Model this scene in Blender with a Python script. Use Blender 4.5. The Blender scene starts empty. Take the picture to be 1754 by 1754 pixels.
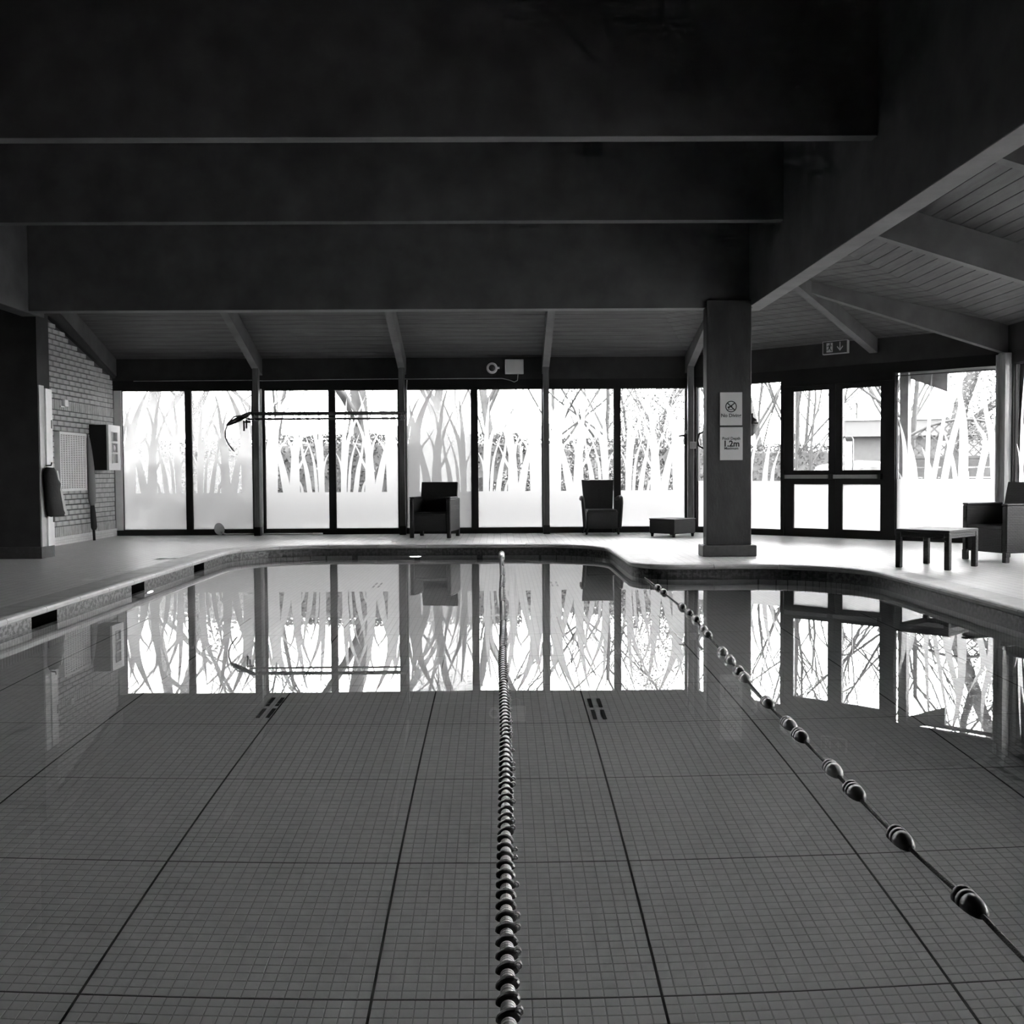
import bpy, math, random
from mathutils import Vector, Matrix
from mathutils.geometry import delaunay_2d_cdt, tessellate_polygon
PI = math.pi
SC = bpy.context.scene
COL = SC.collection

# ------------------------------------------------------------------ camera
F_PX = 1870.0
EYE = 0.98                     # eye height above the deck (deck top is z = 0)
WATER = -0.13
pitch, yaw, roll = math.radians(2.05), math.radians(0.61), 0.0062
fw = Vector((math.sin(yaw)*math.cos(pitch), math.cos(yaw)*math.cos(pitch), -math.sin(pitch)))
r0 = Vector((math.cos(yaw), -math.sin(yaw), 0)); u0 = r0.cross(fw)
rr = r0*math.cos(roll) - u0*math.sin(roll); uu = u0*math.cos(roll) + r0*math.sin(roll)
cam_d = bpy.data.cameras.new('camera'); cam = bpy.data.objects.new('camera', cam_d); COL.objects.link(cam)
cam_d.sensor_width = 36; cam_d.lens = F_PX/1754*36; cam_d.clip_start = .05; cam_d.clip_end = 400
cam.matrix_world = Matrix(((rr.x, uu.x, -fw.x, 0), (rr.y, uu.y, -fw.y, 0), (rr.z, uu.z, -fw.z, EYE), (0, 0, 0, 1)))
SC.camera = cam

# ------------------------------------------------------------------ sky, exposure
SKY = 25.0
w = bpy.data.worlds.new('overcast_sky'); SC.world = w; w.use_nodes = True
w.node_tree.nodes['Background'].inputs[0].default_value = (1, 1, 1, 1)
w.node_tree.nodes['Background'].inputs[1].default_value = SKY
SC.view_settings.view_transform = 'Standard'; SC.view_settings.look = 'None'
SC.view_settings.exposure = 0.32; SC.view_settings.gamma = 1.0; SC.view_settings.use_curve_mapping = False
SC.cycles.use_denoising = True
SC.cycles.use_adaptive_sampling = True; SC.cycles.adaptive_threshold = .04
SC.cycles.max_bounces = 10; SC.cycles.diffuse_bounces = 3; SC.cycles.glossy_bounces = 4
SC.cycles.transmission_bounces = 8; SC.cycles.transparent_max_bounces = 16
SC.cycles.sample_clamp_indirect = 12.0
SC.cycles.caustics_reflective = True; SC.cycles.caustics_refractive = True

# ------------------------------------------------------------------ materials
class N:
    def __init__(s, name):
        s.m = bpy.data.materials.new(name); s.m.use_nodes = True
        s.t = s.m.node_tree; s.t.nodes.clear()
        s.out = s.t.nodes.new('ShaderNodeOutputMaterial')
    def n(s, typ, **k):
        x = s.t.nodes.new('ShaderNode'+typ)
        for a, b in k.items():
            if a.startswith('i_'): x.inputs[a[2:].replace('_', ' ')].default_value = b
            else: setattr(x, a, b)
        return x
    def l(s, a, b): s.t.links.new(a, b)
def g(v, a=1): return (v, v, v, a)
MATS = {}
def pbr(name, v, rough=.6, spec=.5, var=0., vscale=8., bump=0., bscale=60., stretch=None, metal=0., v2=None):
    q = N(name); p = q.n('BsdfPrincipled')
    p.inputs['Base Color'].default_value = g(v); p.inputs['Roughness'].default_value = rough
    p.inputs['Specular IOR Level'].default_value = spec; p.inputs['Metallic'].default_value = metal
    q.l(p.outputs[0], q.out.inputs[0])
    if var or bump:
        tc = q.n('TexCoord'); mp = q.n('Mapping'); q.l(tc.outputs['Object'], mp.inputs[0])
        if stretch: mp.inputs['Scale'].default_value = stretch
    if var:
        nz = q.n('TexNoise'); nz.inputs['Scale'].default_value = vscale; nz.inputs['Detail'].default_value = 5
        q.l(mp.outputs[0], nz.inputs['Vector'])
        cr = q.n('ValToRGB'); cr.color_ramp.elements[0].position = .3; cr.color_ramp.elements[1].position = .7
        cr.color_ramp.elements[0].color = g(max(0, v*(1-var))); cr.color_ramp.elements[1].color = g(min(1, v*(1+var)))
        q.l(nz.outputs['Fac'], cr.inputs[0]); q.l(cr.outputs[0], p.inputs['Base Color'])
    if bump:
        nb = q.n('TexNoise'); nb.inputs['Scale'].default_value = bscale; q.l(mp.outputs[0], nb.inputs['Vector'])
        bp = q.n('Bump'); bp.inputs['Strength'].default_value = bump; bp.inputs['Distance'].default_value = .01
        q.l(nb.outputs['Fac'], bp.inputs['Height']); q.l(bp.outputs[0], p.inputs['Normal'])
    MATS[name] = q.m
    return q.m
def tilemat(name, v, grout, size, rough=.3, var=.06, mortar=.06, spec=.5, axes='xy', bump=.3, offset=0., pat=None):
    """square or running-bond tiles drawn with the brick node in object space"""
    q = N(name); p = q.n('BsdfPrincipled'); q.l(p.outputs[0], q.out.inputs[0])
    tc = q.n('TexCoord'); sx = q.n('SeparateXYZ'); q.l(tc.outputs['Object'], sx.inputs[0])
    cb = q.n('CombineXYZ')
    ax = {'x': 0, 'y': 1, 'z': 2}
    q.l(sx.outputs[ax[axes[0]]], cb.inputs[0]); q.l(sx.outputs[ax[axes[1]]], cb.inputs[1])
    br = q.n('TexBrick'); br.offset = offset; br.squash = 1
    br.inputs['Scale'].default_value = 1; br.inputs['Brick Width'].default_value = size[0]
    br.inputs['Row Height'].default_value = size[1]; br.inputs['Mortar Size'].default_value = mortar*size[1]*.5
    br.inputs['Mortar Smooth'].default_value = .2; br.inputs['Bias'].default_value = 0
    br.inputs['Color1'].default_value = g(v*(1-var)); br.inputs['Color2'].default_value = g(v*(1+var)); br.inputs['Mortar'].default_value = g(grout)
    q.l(cb.outputs[0], br.inputs['Vector'])
    col = br.outputs['Color']
    if pat:
        nz = q.n('TexNoise'); nz.inputs['Scale'].default_value = pat[0]; q.l(cb.outputs[0], nz.inputs['Vector'])
        nz.inputs['Detail'].default_value = 2
        cr = q.n('ValToRGB'); cr.color_ramp.elements[0].position = .46; cr.color_ramp.elements[1].position = .54
        cr.color_ramp.elements[0].color = g(pat[1]); cr.color_ramp.elements[1].color = g(1)
        q.l(nz.outputs['Fac'], cr.inputs[0])
        mx = q.n('MixRGB', blend_type='MULTIPLY'); mx.inputs[0].default_value = 1
        q.l(col, mx.inputs[1]); q.l(cr.outputs[0], mx.inputs[2]); col = mx.outputs[0]
    q.l(col, p.inputs['Base Color'])
    p.inputs['Roughness'].default_value = rough; p.inputs['Specular IOR Level'].default_value = spec
    if bump:
        bp = q.n('Bump'); bp.inputs['Strength'].default_value = bump; bp.inputs['Distance'].default_value = .002; bp.invert = True
        q.l(br.outputs['Fac'], bp.inputs['Height']); q.l(bp.outputs[0], p.inputs['Normal'])
    MATS[name] = q.m
    return q.m
def weave(name, v, rough=.45, scale=60.):
    q = N(name); p = q.n('BsdfPrincipled'); q.l(p.outputs[0], q.out.inputs[0])
    tc = q.n('TexCoord'); sp = q.n('SeparateXYZ'); q.l(tc.outputs['Object'], sp.inputs[0])
    ad = q.n('Math', operation='ADD'); q.l(sp.outputs[0], ad.inputs[0]); q.l(sp.outputs[1], ad.inputs[1])
    cb = q.n('CombineXYZ'); q.l(ad.outputs[0], cb.inputs[0]); q.l(sp.outputs[2], cb.inputs[1])
    br = q.n('TexBrick'); br.offset = .5
    br.inputs['Scale'].default_value = scale; br.inputs['Brick Width'].default_value = 1.5; br.inputs['Row Height'].default_value = .62
    br.inputs['Mortar Size'].default_value = .1; br.inputs['Mortar Smooth'].default_value = .8
    br.inputs['Color1'].default_value = g(v); br.inputs['Color2'].default_value = g(v*1.3); br.inputs['Mortar'].default_value = g(v*.25)
    q.l(cb.outputs[0], br.inputs['Vector']); q.l(br.outputs['Color'], p.inputs['Base Color'])
    p.inputs['Roughness'].default_value = rough
    bp = q.n('Bump'); bp.inputs['Strength'].default_value = .8; bp.inputs['Distance'].default_value = .004; bp.invert = True
    q.l(br.outputs['Fac'], bp.inputs['Height']); q.l(bp.outputs[0], p.inputs['Normal'])
    MATS[name] = q.m
def glassmat(name, haze=0., hscale=1.2, hlo=.45, hhi=.7):
    q = N(name)
    tr = q.n('BsdfTransparent'); tr.inputs[0].default_value = g(.93)
    gl = q.n('BsdfGlossy'); gl.inputs['Roughness'].default_value = .0; gl.inputs[0].default_value = g(.9)
    fr = q.n('Fresnel'); fr.inputs[0].default_value = 1.45
    mx = q.n('MixShader'); q.l(fr.outputs[0], mx.inputs[0]); q.l(tr.outputs[0], mx.inputs[1]); q.l(gl.outputs[0], mx.inputs[2])
    if haze:
        tl = q.n('BsdfTranslucent'); tl.inputs[0].default_value = g(.26)
        tc = q.n('TexCoord'); nz = q.n('TexNoise'); nz.inputs['Scale'].default_value = hscale; nz.inputs['Detail'].default_value = 3
        n2 = q.n('TexNoise'); n2.inputs['Scale'].default_value = 22; n2.inputs['Detail'].default_value = 2
        mp = q.n('Mapping'); mp.inputs['Scale'].default_value = (1, 1, .35)
        q.l(tc.outputs['Object'], nz.inputs['Vector']); q.l(tc.outputs['Object'], mp.inputs[0]); q.l(mp.outputs[0], n2.inputs['Vector'])
        ad = q.n('Math', operation='MULTIPLY_ADD'); ad.inputs[1].default_value = .35
        q.l(n2.outputs['Fac'], ad.inputs[0]); q.l(nz.outputs['Fac'], ad.inputs[2])
        mr = q.n('MapRange'); mr.inputs['From Min'].default_value = hlo+.12; mr.inputs['From Max'].default_value = hhi+.17
        mr.inputs['To Min'].default_value = haze*.25; mr.inputs['To Max'].default_value = haze
        q.l(ad.outputs[0], mr.inputs['Value'])
        m2 = q.n('MixShader'); q.l(mr.outputs[0], m2.inputs[0]); q.l(mx.outputs[0], m2.inputs[1]); q.l(tl.outputs[0], m2.inputs[2]); mx = m2
    q.l(mx.outputs[0], q.out.inputs[0]); MATS[name] = q.m
FILM_T = .435
def filmmat():
    q = N('frosted_film')
    tl = q.n('BsdfTranslucent'); tl.inputs[0].default_value = g(FILM_T)
    df = q.n('BsdfDiffuse'); df.inputs[0].default_value = g(.6)
    m1 = q.n('MixShader'); m1.inputs[0].default_value = .10; q.l(tl.outputs[0], m1.inputs[1]); q.l(df.outputs[0], m1.inputs[2])
    q.l(m1.outputs[0], q.out.inputs[0]); MATS['frosted_film'] = q.m
def watermat():
    q = N('pool_water')
    gl = q.n('BsdfGlass'); gl.inputs['IOR'].default_value = 1.333; gl.inputs['Roughness'].default_value = 0.; gl.inputs[0].default_value = g(.97)
    tc = q.n('TexCoord')
    n1 = q.n('TexNoise'); n1.inputs['Scale'].default_value = 1.1; n1.inputs['Detail'].default_value = 2.5
    q.l(tc.outputs['Object'], n1.inputs['Vector'])
    bp = q.n('Bump'); bp.inputs['Strength'].default_value = 1.; bp.inputs['Distance'].default_value = .00045
    q.l(n1.outputs['Fac'], bp.inputs['Height']); q.l(bp.outputs[0], gl.inputs['Normal'])
    q.l(gl.outputs[0], q.out.inputs[0]); MATS['pool_water'] = q.m
def emis(name, s):
    q = N(name); e = q.n('Emission'); e.inputs[1].default_value = s; q.l(e.outputs[0], q.out.inputs[0]); MATS[name] = q.m

pbr('beam_wood', .115, .6, .3, var=.22, vscale=3, stretch=(1, 1, 1), bump=.15, bscale=18)
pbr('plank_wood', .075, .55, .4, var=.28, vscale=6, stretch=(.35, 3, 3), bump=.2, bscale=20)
pbr('plank_wood_side', .075, .55, .4, var=.28, vscale=6, stretch=(3, .35, 3), bump=.2, bscale=20)
pbr('post_wood', .11, .6, .4, var=.25, vscale=7, stretch=(6, 6, .5), bump=.2, bscale=30)
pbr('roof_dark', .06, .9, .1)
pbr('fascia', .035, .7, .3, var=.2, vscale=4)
pbr('frame_black', .012, .5, .3)
pbr('column_stone', .04, .7, .3, var=.18, vscale=9, bump=.25, bscale=45, stretch=(1, 1, .4))
pbr('plinth_dark', .06, .5, .4, var=.2, vscale=20)
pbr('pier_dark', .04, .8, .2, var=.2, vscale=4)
pbr('white_paint', .78, .45, .5, var=.05)
pbr('plastic_white', .72, .35, .5)
pbr('mid_grey', .3, .5, .5)
pbr('light_grey', .5, .5, .5)
pbr('dark_plastic', .02, .35, .5)
pbr('brick_face', .48, .85, .2, var=.16, vscale=11, bump=.5, bscale=70)
pbr('mortar', .09, .95, .1)
pbr('plain_wall', .1, .9, .2, var=.1)
pbr('coping', .5, .48, .5, var=.12, vscale=9)
pbr('tile_floor', .9, .35, .5, var=.07, vscale=22)
pbr('grout_dark', .6, .8, .2)
pbr('steel', .55, .25, .5, metal=.9)
pbr('alu_grey', .42, .4, .5, metal=.5)
pbr('rope_dark', .05, .6, .4, bump=.6, bscale=160)
pbr('float_core', .85, .28, .6)
pbr('float_dark', .02, .3, .6)
pbr('float_grey', .3, .3, .6)
pbr('cloth_dark', .035, .85, .2, bump=.5, bscale=25)
pbr('cloth_grey', .22, .85, .2, bump=.3, bscale=25)
pbr('net_mesh', .4, .6, .3)
pbr('bark', .1, .9, .1, var=.3, vscale=5)
pbr('bark_pale', .048, .9, .1, var=.3, vscale=5)
pbr('leaf', .058, .6, .3, var=.5, vscale=3)
pbr('leaf_pale', .062, .6, .3, var=.4, vscale=3)
pbr('lawn', .07, .95, .1, var=.3, vscale=3)
pbr('paving_outside', .4, .9, .2, var=.1)
pbr('render_white', .085, .8, .2)
pbr('garage_wall', .06, .8, .2, var=.08)
pbr('fence_wood', .045, .8, .2, var=.25, vscale=6)
pbr('eave_wood', .2, .8, .2, var=.2)
pbr('post_pale', .34, .6, .4, var=.3, vscale=7, stretch=(6, 6, .5), bump=.2, bscale=30)
pbr('pole_grey', .06, .45, .5)
pbr('matt_white', .85, .9, .1)
pbr('skimmer_black', .012, .95, .05)
pbr('car_paint', .12, .25, .6)
pbr('car_glass', .05, .08, .6)
pbr('tyre', .03, .8, .2)
pbr('sign_face', .5, .5, .4)
pbr('print_black', .02, .6, .3)
pbr('exit_dark', .05, .5, .4)
pbr('exit_light', .55, .5, .4)
weave('rattan', .02, .5, 34)
weave('rattan_fine', .022, .5, 45)
tilemat('deck_tile', .68, .44, (.10, .10), rough=.38, mortar=.10, spec=.6, var=.05)
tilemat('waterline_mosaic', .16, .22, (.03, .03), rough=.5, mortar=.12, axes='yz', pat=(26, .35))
tilemat('waterline_mosaic_x_shaded', .07, .12, (.03, .03), rough=.6, mortar=.12, axes='xz', pat=(26, .35))  # same mosaic, backlit shade of the camera-facing band painted into a darker colour
tilemat('pool_wall_tile', .7, .1, (.0455, .0455), rough=.35, axes='yz', mortar=.1)
tilemat('pool_floor_far', .9, .68, (.0455, .0455), rough=.35, axes='xy', mortar=.12)
tilemat('skirting_tile', .75, .5, (.07, .035), rough=.4, axes='yz', mortar=.14)
tilemat('stone_wall_out', .3, .15, (.4, .14), rough=.9, axes='xz', mortar=.16, offset=.5, var=.25)
glassmat('glass'); glassmat('glass_fogged', .62, 1.3, .4, .62); glassmat('glass_misted', .72, .9, .2, .5)
filmmat(); watermat(); emis('lamp_glow', 18.0)

# ------------------------------------------------------------------ mesh helpers
class MB:
    def __init__(s): s.v = []; s.f = []; s.mi = []; s.mats = []; s.cur = 0; s.sm = []; s.smooth = False
    def mat(s, m):
        if m not in s.mats: s.mats.append(m)
        s.cur = s.mats.index(m); return s
    def face(s, idx): s.f.append(tuple(idx)); s.mi.append(s.cur); s.sm.append(s.smooth)
    def poly(s, pts):
        b = len(s.v); s.v += [tuple(p) for p in pts]; s.face(range(b, b+len(pts)))
    def hexa(s, p):     # 8 corners: bottom 4 ccw, top 4 ccw
        b = len(s.v); s.v += [tuple(q) for q in p]
        for q in ((3, 2, 1, 0), (4, 5, 6, 7), (0, 1, 5, 4), (1, 2, 6, 5), (2, 3, 7, 6), (3, 0, 4, 7)): s.face([b+i for i in q])
    def box(s, x0, x1, y0, y1, z0, z1):
        s.hexa([(x0, y0, z0), (x1, y0, z0), (x1, y1, z0), (x0, y1, z0), (x0, y0, z1), (x1, y0, z1), (x1, y1, z1), (x0, y1, z1)])
    def cbox(s, x0, x1, y0, y1, z0, z1, c=.01):   # box with chamfered vertical and top edges
        def ring(i, z): return [(x0+i+c, y0+i, z), (x1-i-c, y0+i, z), (x1-i, y0+i+c, z), (x1-i, y1-i-c, z), (x1-i-c, y1-i, z), (x0+i+c, y1-i, z), (x0+i, y1-i-c, z), (x0+i, y0+i+c, z)]
        s.loft([ring(c*.6, z0), ring(0, z0+c), ring(0, z1-c), ring(c*.6, z1)])
    def loft(s, rings, cap=True, closed=True):
        b = len(s.v); n = len(rings[0])
        for r in rings: s.v += [tuple(p) for p in r]
        for i in range(len(rings)-1):
            for j in range(n if closed else n-1):
                k = (j+1) % n
                s.face((b+i*n+j, b+i*n+k, b+(i+1)*n+k, b+(i+1)*n+j))
        if cap:
            s.face([b+j for j in reversed(range(n))]); s.face([b+(len(rings)-1)*n+j for j in range(n)])
    def tube(s, pts, r, n=8, cap=True):
        pts = [Vector(p) for p in pts]; rings = []; up = Vector((0, 0, 1)); prev = None
        for i, p in enumerate(pts):
            d = (pts[min(i+1, len(pts)-1)] - pts[max(i-1, 0)]).normalized()
            if prev is None:
                a = d.cross(up) if abs(d.z) < .95 else d.cross(Vector((1, 0, 0)))
            else: a = prev - d*prev.dot(d)
            a.normalize(); prev = a; bb = d.cross(a)
            ri = r[i] if isinstance(r, (list, tuple)) else r
            rings.append([p + a*math.cos(2*PI*k/n)*ri + bb*math.sin(2*PI*k/n)*ri for k in range(n)])
        sm = s.smooth; s.smooth = True; s.loft(rings, cap); s.smooth = sm
    def lathe(s, prof, axis_o, axis_d, n=12, mats=None):
        o = Vector(axis_o); d = Vector(axis_d).normalized()
        a = d.cross(Vector((0, 0, 1))) if abs(d.z) < .95 else d.cross(Vector((1, 0, 0)))
        a.normalize(); bb = d.cross(a); b0 = len(s.v)
        for (t, r) in prof:
            for k in range(n): s.v.append(tuple(o + d*t + a*math.cos(2*PI*k/n)*r + bb*math.sin(2*PI*k/n)*r))
        for i in range(len(prof)-1):
            if mats: s.mat(mats[i])
            for j in range(n):
                k = (j+1) % n; s.face((b0+i*n+j, b0+i*n+k, b0+(i+1)*n+k, b0+(i+1)*n+j))
        s.face([b0+j for j in reversed(range(n))]); s.face([b0+(len(prof)-1)*n+j for j in range(n)])
    def prism(s, poly, o, u, v, t):   # flat outline in plane (u, v) at o, thickened by vector t
        o, u, v, t = map(Vector, (o, u, v, t))
        p = [o + u*a + v*b for a, b in poly]; n = len(p); b0 = len(s.v)
        s.v += [tuple(q) for q in p] + [tuple(q+t) for q in p]
        s.face(list(reversed(range(b0, b0+n)))); s.face(range(b0+n, b0+2*n))
        for i in range(n): j = (i+1) % n; s.face((b0+i, b0+j, b0+n+j, b0+n+i))
    def mesh(s, name, mat=None):
        me = bpy.data.meshes.new(name); me.from_pydata(s.v, [], s.f); 
        for m in (s.mats or [mat]): me.materials.append(MATS[m])
        if s.mats: me.polygons.foreach_set('material_index', s.mi)
        me.polygons.foreach_set('use_smooth', s.sm)
        me.update(); return me
    def build(s, name, mat=None, parent=None, **tags):
        return link(name, s.mesh(name, mat), parent, **tags)
def link(name, data, parent=None, loc=None, label=None, cat=None, group=None, kind=None):
    o = bpy.data.objects.new(name, data); COL.objects.link(o)
    if parent is not None: o.parent = parent
    if loc is not None: o.location = loc
    tag(o, label, cat, group, kind); return o
def tag(o, label=None, cat=None, group=None, kind=None):
    if label: o['label'] = label
    if cat: o['category'] = cat
    if group: o['group'] = group
    if kind: o['kind'] = kind
    return o
def empty(name, loc=(0, 0, 0), rz=0., **tags):
    o = bpy.data.objects.new(name, None); COL.objects.link(o); o.location = loc; o.rotation_euler = (0, 0, rz)
    o.empty_display_size = .1; tag(o, **tags); return o
def copytree(o, parent=None):
    c = o.copy(); COL.objects.link(c); c.parent = parent
    for ch in list(o.children): copytree(ch, c)
    return c
def xbox(x0, x1, y0, y1, z0, z1, name, mat, parent=None, **t):
    m = MB(); m.box(x0, x1, y0, y1, z0, z1); return m.build(name, mat, parent, **t)

# ------------------------------------------------------------------ pool outline
def rounded(V, n=10):
    out = []; L = len(V)
    for i in range(L):
        p = Vector(V[i][:2]); r = V[i][2]; a = Vector(V[i-1][:2])-p; b = Vector(V[(i+1) % L][:2])-p
        a.normalize(); b.normalize(); ang = a.angle(b)
        d = r/math.tan(ang/2); c = p + (a+b).normalized()*(r/math.sin(ang/2))
        s = p + a*d; e = p + b*d
        a0 = math.atan2(s.y-c.y, s.x-c.x); a1 = math.atan2(e.y-c.y, e.x-c.x)
        da = (a1-a0+PI) % (2*PI)-PI
        for k in range(n+1): out.append(Vector((c.x+r*math.cos(a0+da*k/n), c.y+r*math.sin(a0+da*k/n))))
    return out
OUT = rounded([(-3.30, .75, .1), (-3.52, 15.12, 1.25), (1.41, 14.86, .95), (1.41, 11.42, .5), (3.66, 11.42, 1.15), (3.60, .75, .1)])
SKIM = [(7.98, 8.45), (10.25, 10.63), (12.46, 12.90)]
def subdivide(P, step=.35):
    out = []
    for i in range(len(P)):
        a, b = P[i], P[(i+1) % len(P)]; L = (b-a).length
        cuts = [k/max(1, round(L/step)) for k in range(max(1, round(L/step)))]
        if a.x < -3.2 and b.x < -3.2 and L > 3:
            ys = [y for s in SKIM for y in s]; cuts = sorted(cuts + [(y-a.y)/(b.y-a.y) for y in ys])
        out += [a.lerp(b, t) for t in cuts]
    return out
PATH = subdivide(OUT)
def normals(P):
    n = len(P); out = []
    for i in range(n):
        d = (P[(i+1) % n]-P[i-1]).normalized(); out.append(Vector((-d.y, d.x)))   # outward (path runs clockwise)
    return out
NRM = normals(PATH)
def offs(d): return [p+q*d for p, q in zip(PATH, NRM)]

# ------------------------------------------------------------------ deck
XL, XR, YB, YF = -6.25, 6.65, 17.80, -3.0
CH = XR + 14.24               # chamfered corner: x + y = CH
hole = offs(.08)
outer = [Vector(p) for p in ((-7.2, YF), (-7.2, 18.2), (3.4, 18.2), (7.2, 14.5), (7.2, YF))]
loops = [[v.to_3d() for v in outer], [v.to_3d() for v in hole]]
tri = tessellate_polygon(loops); allv = [v for L in loops for v in L]
m = MB(); m.v = [tuple(v) for v in allv]
for t in tri: m.face(t)
fl = m.build('floor', 'deck_tile', label='pale small-tiled pool deck', kind='structure')
for p in fl.data.polygons:
    if p.normal.z < 0: p.flip()
m = MB()
for a, b in zip(outer, outer[1:]+outer[:1]): m.poly([(a.x, a.y, 0), (b.x, b.y, 0), (b.x, b.y, -1.7), (a.x, a.y, -1.7)])
m.poly([(p.x, p.y, -1.7) for p in outer])
m.build('under_deck_light_block', 'plain_wall', fl)  # unseen skirt and bottom added to stop sky light leaking under the deck
# ------------------------------------------------------------------ pool basin
pool = empty('pool_basin', label='tiled swimming pool basin with stepped far corner', kind='structure')
W = offs(.02)
n = len(W)
rows = [(-.05, -.2, None), (-.2, -.36, None), (-.36, -1.36, 'pool_wall_tile')]
m = MB()
for i in range(n):
    a, b = W[i], W[(i+1) % n]; mid = (a+b)/2
    along_x = abs((b-a).x) > abs((b-a).y)
    for r, (z0, z1, mt) in enumerate(rows):
        if r == 0 and mid.x < -3.1 and any(y0 < mid.y < y1 for y0, y1 in SKIM): continue
        m.mat(mt or ('waterline_mosaic_x_shaded' if along_x else 'waterline_mosaic'))
        m.poly([(a.x, a.y, z1), (b.x, b.y, z1), (b.x, b.y, z0), (a.x, a.y, z0)])
m.build('pool_wall', parent=pool)
# coping stones, each its own piece
PROF = [(.03, -.05), (-.004, -.046), (-.018, -.034), (-.022, -.014), (-.014, .0), (.004, .006), (.03, .008), (.055, .006), (.085, .004), (.30, .003), (.30, -.05)]
cum = [0.]
for i in range(n): cum.append(cum[-1]+(PATH[(i+1) % n]-PATH[i]).length)
TOT = cum[-1]; NST = round(TOT/.68)
def at(s):
    s %= TOT
    for i in range(n):
        if cum[i] <= s <= cum[i+1]:
            t = (s-cum[i])/max(1e-9, cum[i+1]-cum[i]); j = (i+1) % n
            return PATH[i].lerp(PATH[j], t), NRM[i].lerp(NRM[j], t).normalized()
for k in range(NST):
    s0 = TOT*k/NST+.003; s1 = TOT*(k+1)/NST-.003
    ss = [s0]+[c for c in cum if s0+.02 < c < s1-.02]+[s1]
    rings = []
    for s in ss:
        p, q = at(s); rings.append([(p.x+q.x*o, p.y+q.y*o, z) for o, z in PROF])
    m = MB(); m.loft(rings); m.build('coping_stone', 'coping', pool)
# skimmer openings: a dark recess with rim, and a flap
for (y0, y1) in SKIM:
    xw = -3.30-.22*((y0+y1)/2-.75)/14.37-.02
    m = MB(); d = .3
    m.poly([(xw-d, y0, -.05), (xw-d, y0, -.2), (xw-d, y1, -.2), (xw-d, y1, -.05)])
    m.poly([(xw, y0, -.05), (xw, y0, -.2), (xw-d, y0, -.2), (xw-d, y0, -.05)])
    m.poly([(xw, y1, -.2), (xw, y1, -.05), (xw-d, y1, -.05), (xw-d, y1, -.2)])
    m.poly([(xw, y0, -.2), (xw, y1, -.2), (xw-d, y1, -.2), (xw-d, y0, -.2)])
    m.poly([(xw, y0, -.05), (xw-d, y0, -.05), (xw-d, y1, -.05), (xw, y1, -.05)])
    m.build('skimmer_opening', 'skimmer_black', pool, label='dark rectangular skimmer mouth')
# floor of small square tiles in panels of twenty
ZF = WATER-1.2
T = .0455; X0 = .497; Y0 = 3.36
m = MB(); m.poly([(-3.7, .6, ZF-.002), (3.8, .6, ZF-.002), (3.8, 15.3, ZF-.002), (-3.7, 15.3, ZF-.002)])
pf = m.build('pool_floor', 'grout_dark', pool)
YT1 = Y0+T*140
m = MB(); m.poly([(-3.7, YT1, ZF), (3.8, YT1, ZF), (3.8, 15.3, ZF), (-3.7, 15.3, ZF)])
m.build('far_tiling', 'pool_floor_far', pf)
def tile_bounds(i, j):
    x0 = X0+i*T; y0 = Y0+j*T
    gx0 = .0045 if i % 20 == 0 else .0016; gx1 = .0045 if i % 20 == 19 else .0016
    gy0 = .0040 if j % 20 == 0 else .0016; gy1 = .0040 if j % 20 == 19 else .0016
    return x0+gx0, x0+T-gx1, y0+gy0, y0+T-gy1
def tile_to(m, x0, x1, y0, y1, z1, z0):
    b = len(m.v); c = .0012
    m.v += [(x0, y0, z0), (x1, y0, z0), (x1, y1, z0), (x0, y1, z0), (x0+c, y0+c, z1), (x1-c, y0+c, z1), (x1-c, y1-c, z1), (x0+c, y1-c, z1)]
    for q in ((4, 5, 6, 7), (0, 1, 5, 4), (1, 2, 6, 5), (2, 3, 7, 6), (3, 0, 4, 7)): m.face([b+k for k in q])
rng = random.Random(3)
near = []
for j in range(-4, 3):
    for i in range(-45, 23): near.append((abs(j+1.2)*70+abs(i+11), i, j))
near = set((i, j) for _, i, j in sorted(near)[:300])
base_tiles = {}
m = MB()
for j in range(-12, 140):
    for i in range(-90, 72):
        b = tile_bounds(i, j)
        if (i, j) in near:
            key = tuple(round(v, 5) for v in (b[1]-b[0], b[3]-b[2]))
            if key not in base_tiles:
                q = MB(); tile_to(q, 0, key[0], 0, key[1], .002, 0); base_tiles[key] = q.mesh('tile', 'tile_floor')
            link('tile', base_tiles[key], pf, loc=(b[0], b[2], ZF-.002+rng.uniform(-.0004, .0002)))
        else:
            tile_to(m, *b, ZF+rng.uniform(-.0004, .0002), ZF-.002)
m.build('tiling', 'tile_floor', pf, kind='stuff')
for k in range(-4, 4):
    x = X0+k*20*T; xbox(x-.0042, x+.0042, .8, 15.0, ZF-.002, ZF-.0005, 'panel_joint', 'plinth_dark', pf)
for k in range(0, 8):
    y = Y0+k*20*T; xbox(-3.6, 3.7, y-.002, y+.002, ZF-.002, ZF-.0005, 'panel_joint', 'plinth_dark', pf)
for cx, cy in ((-1.37, 6.45), (.56, 6.38), (.60, 12.2), (-1.38, 12.2)):
    fd = empty('floor_drain', (cx, cy, ZF)); fd.parent = pool
    for dx in (-.028, .028):
        for dy in (-.13, .13): xbox(dx-.011, dx+.011, dy-.1, dy+.1, .0005, .006, 'drain_slot', 'dark_plastic', fd)
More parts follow.
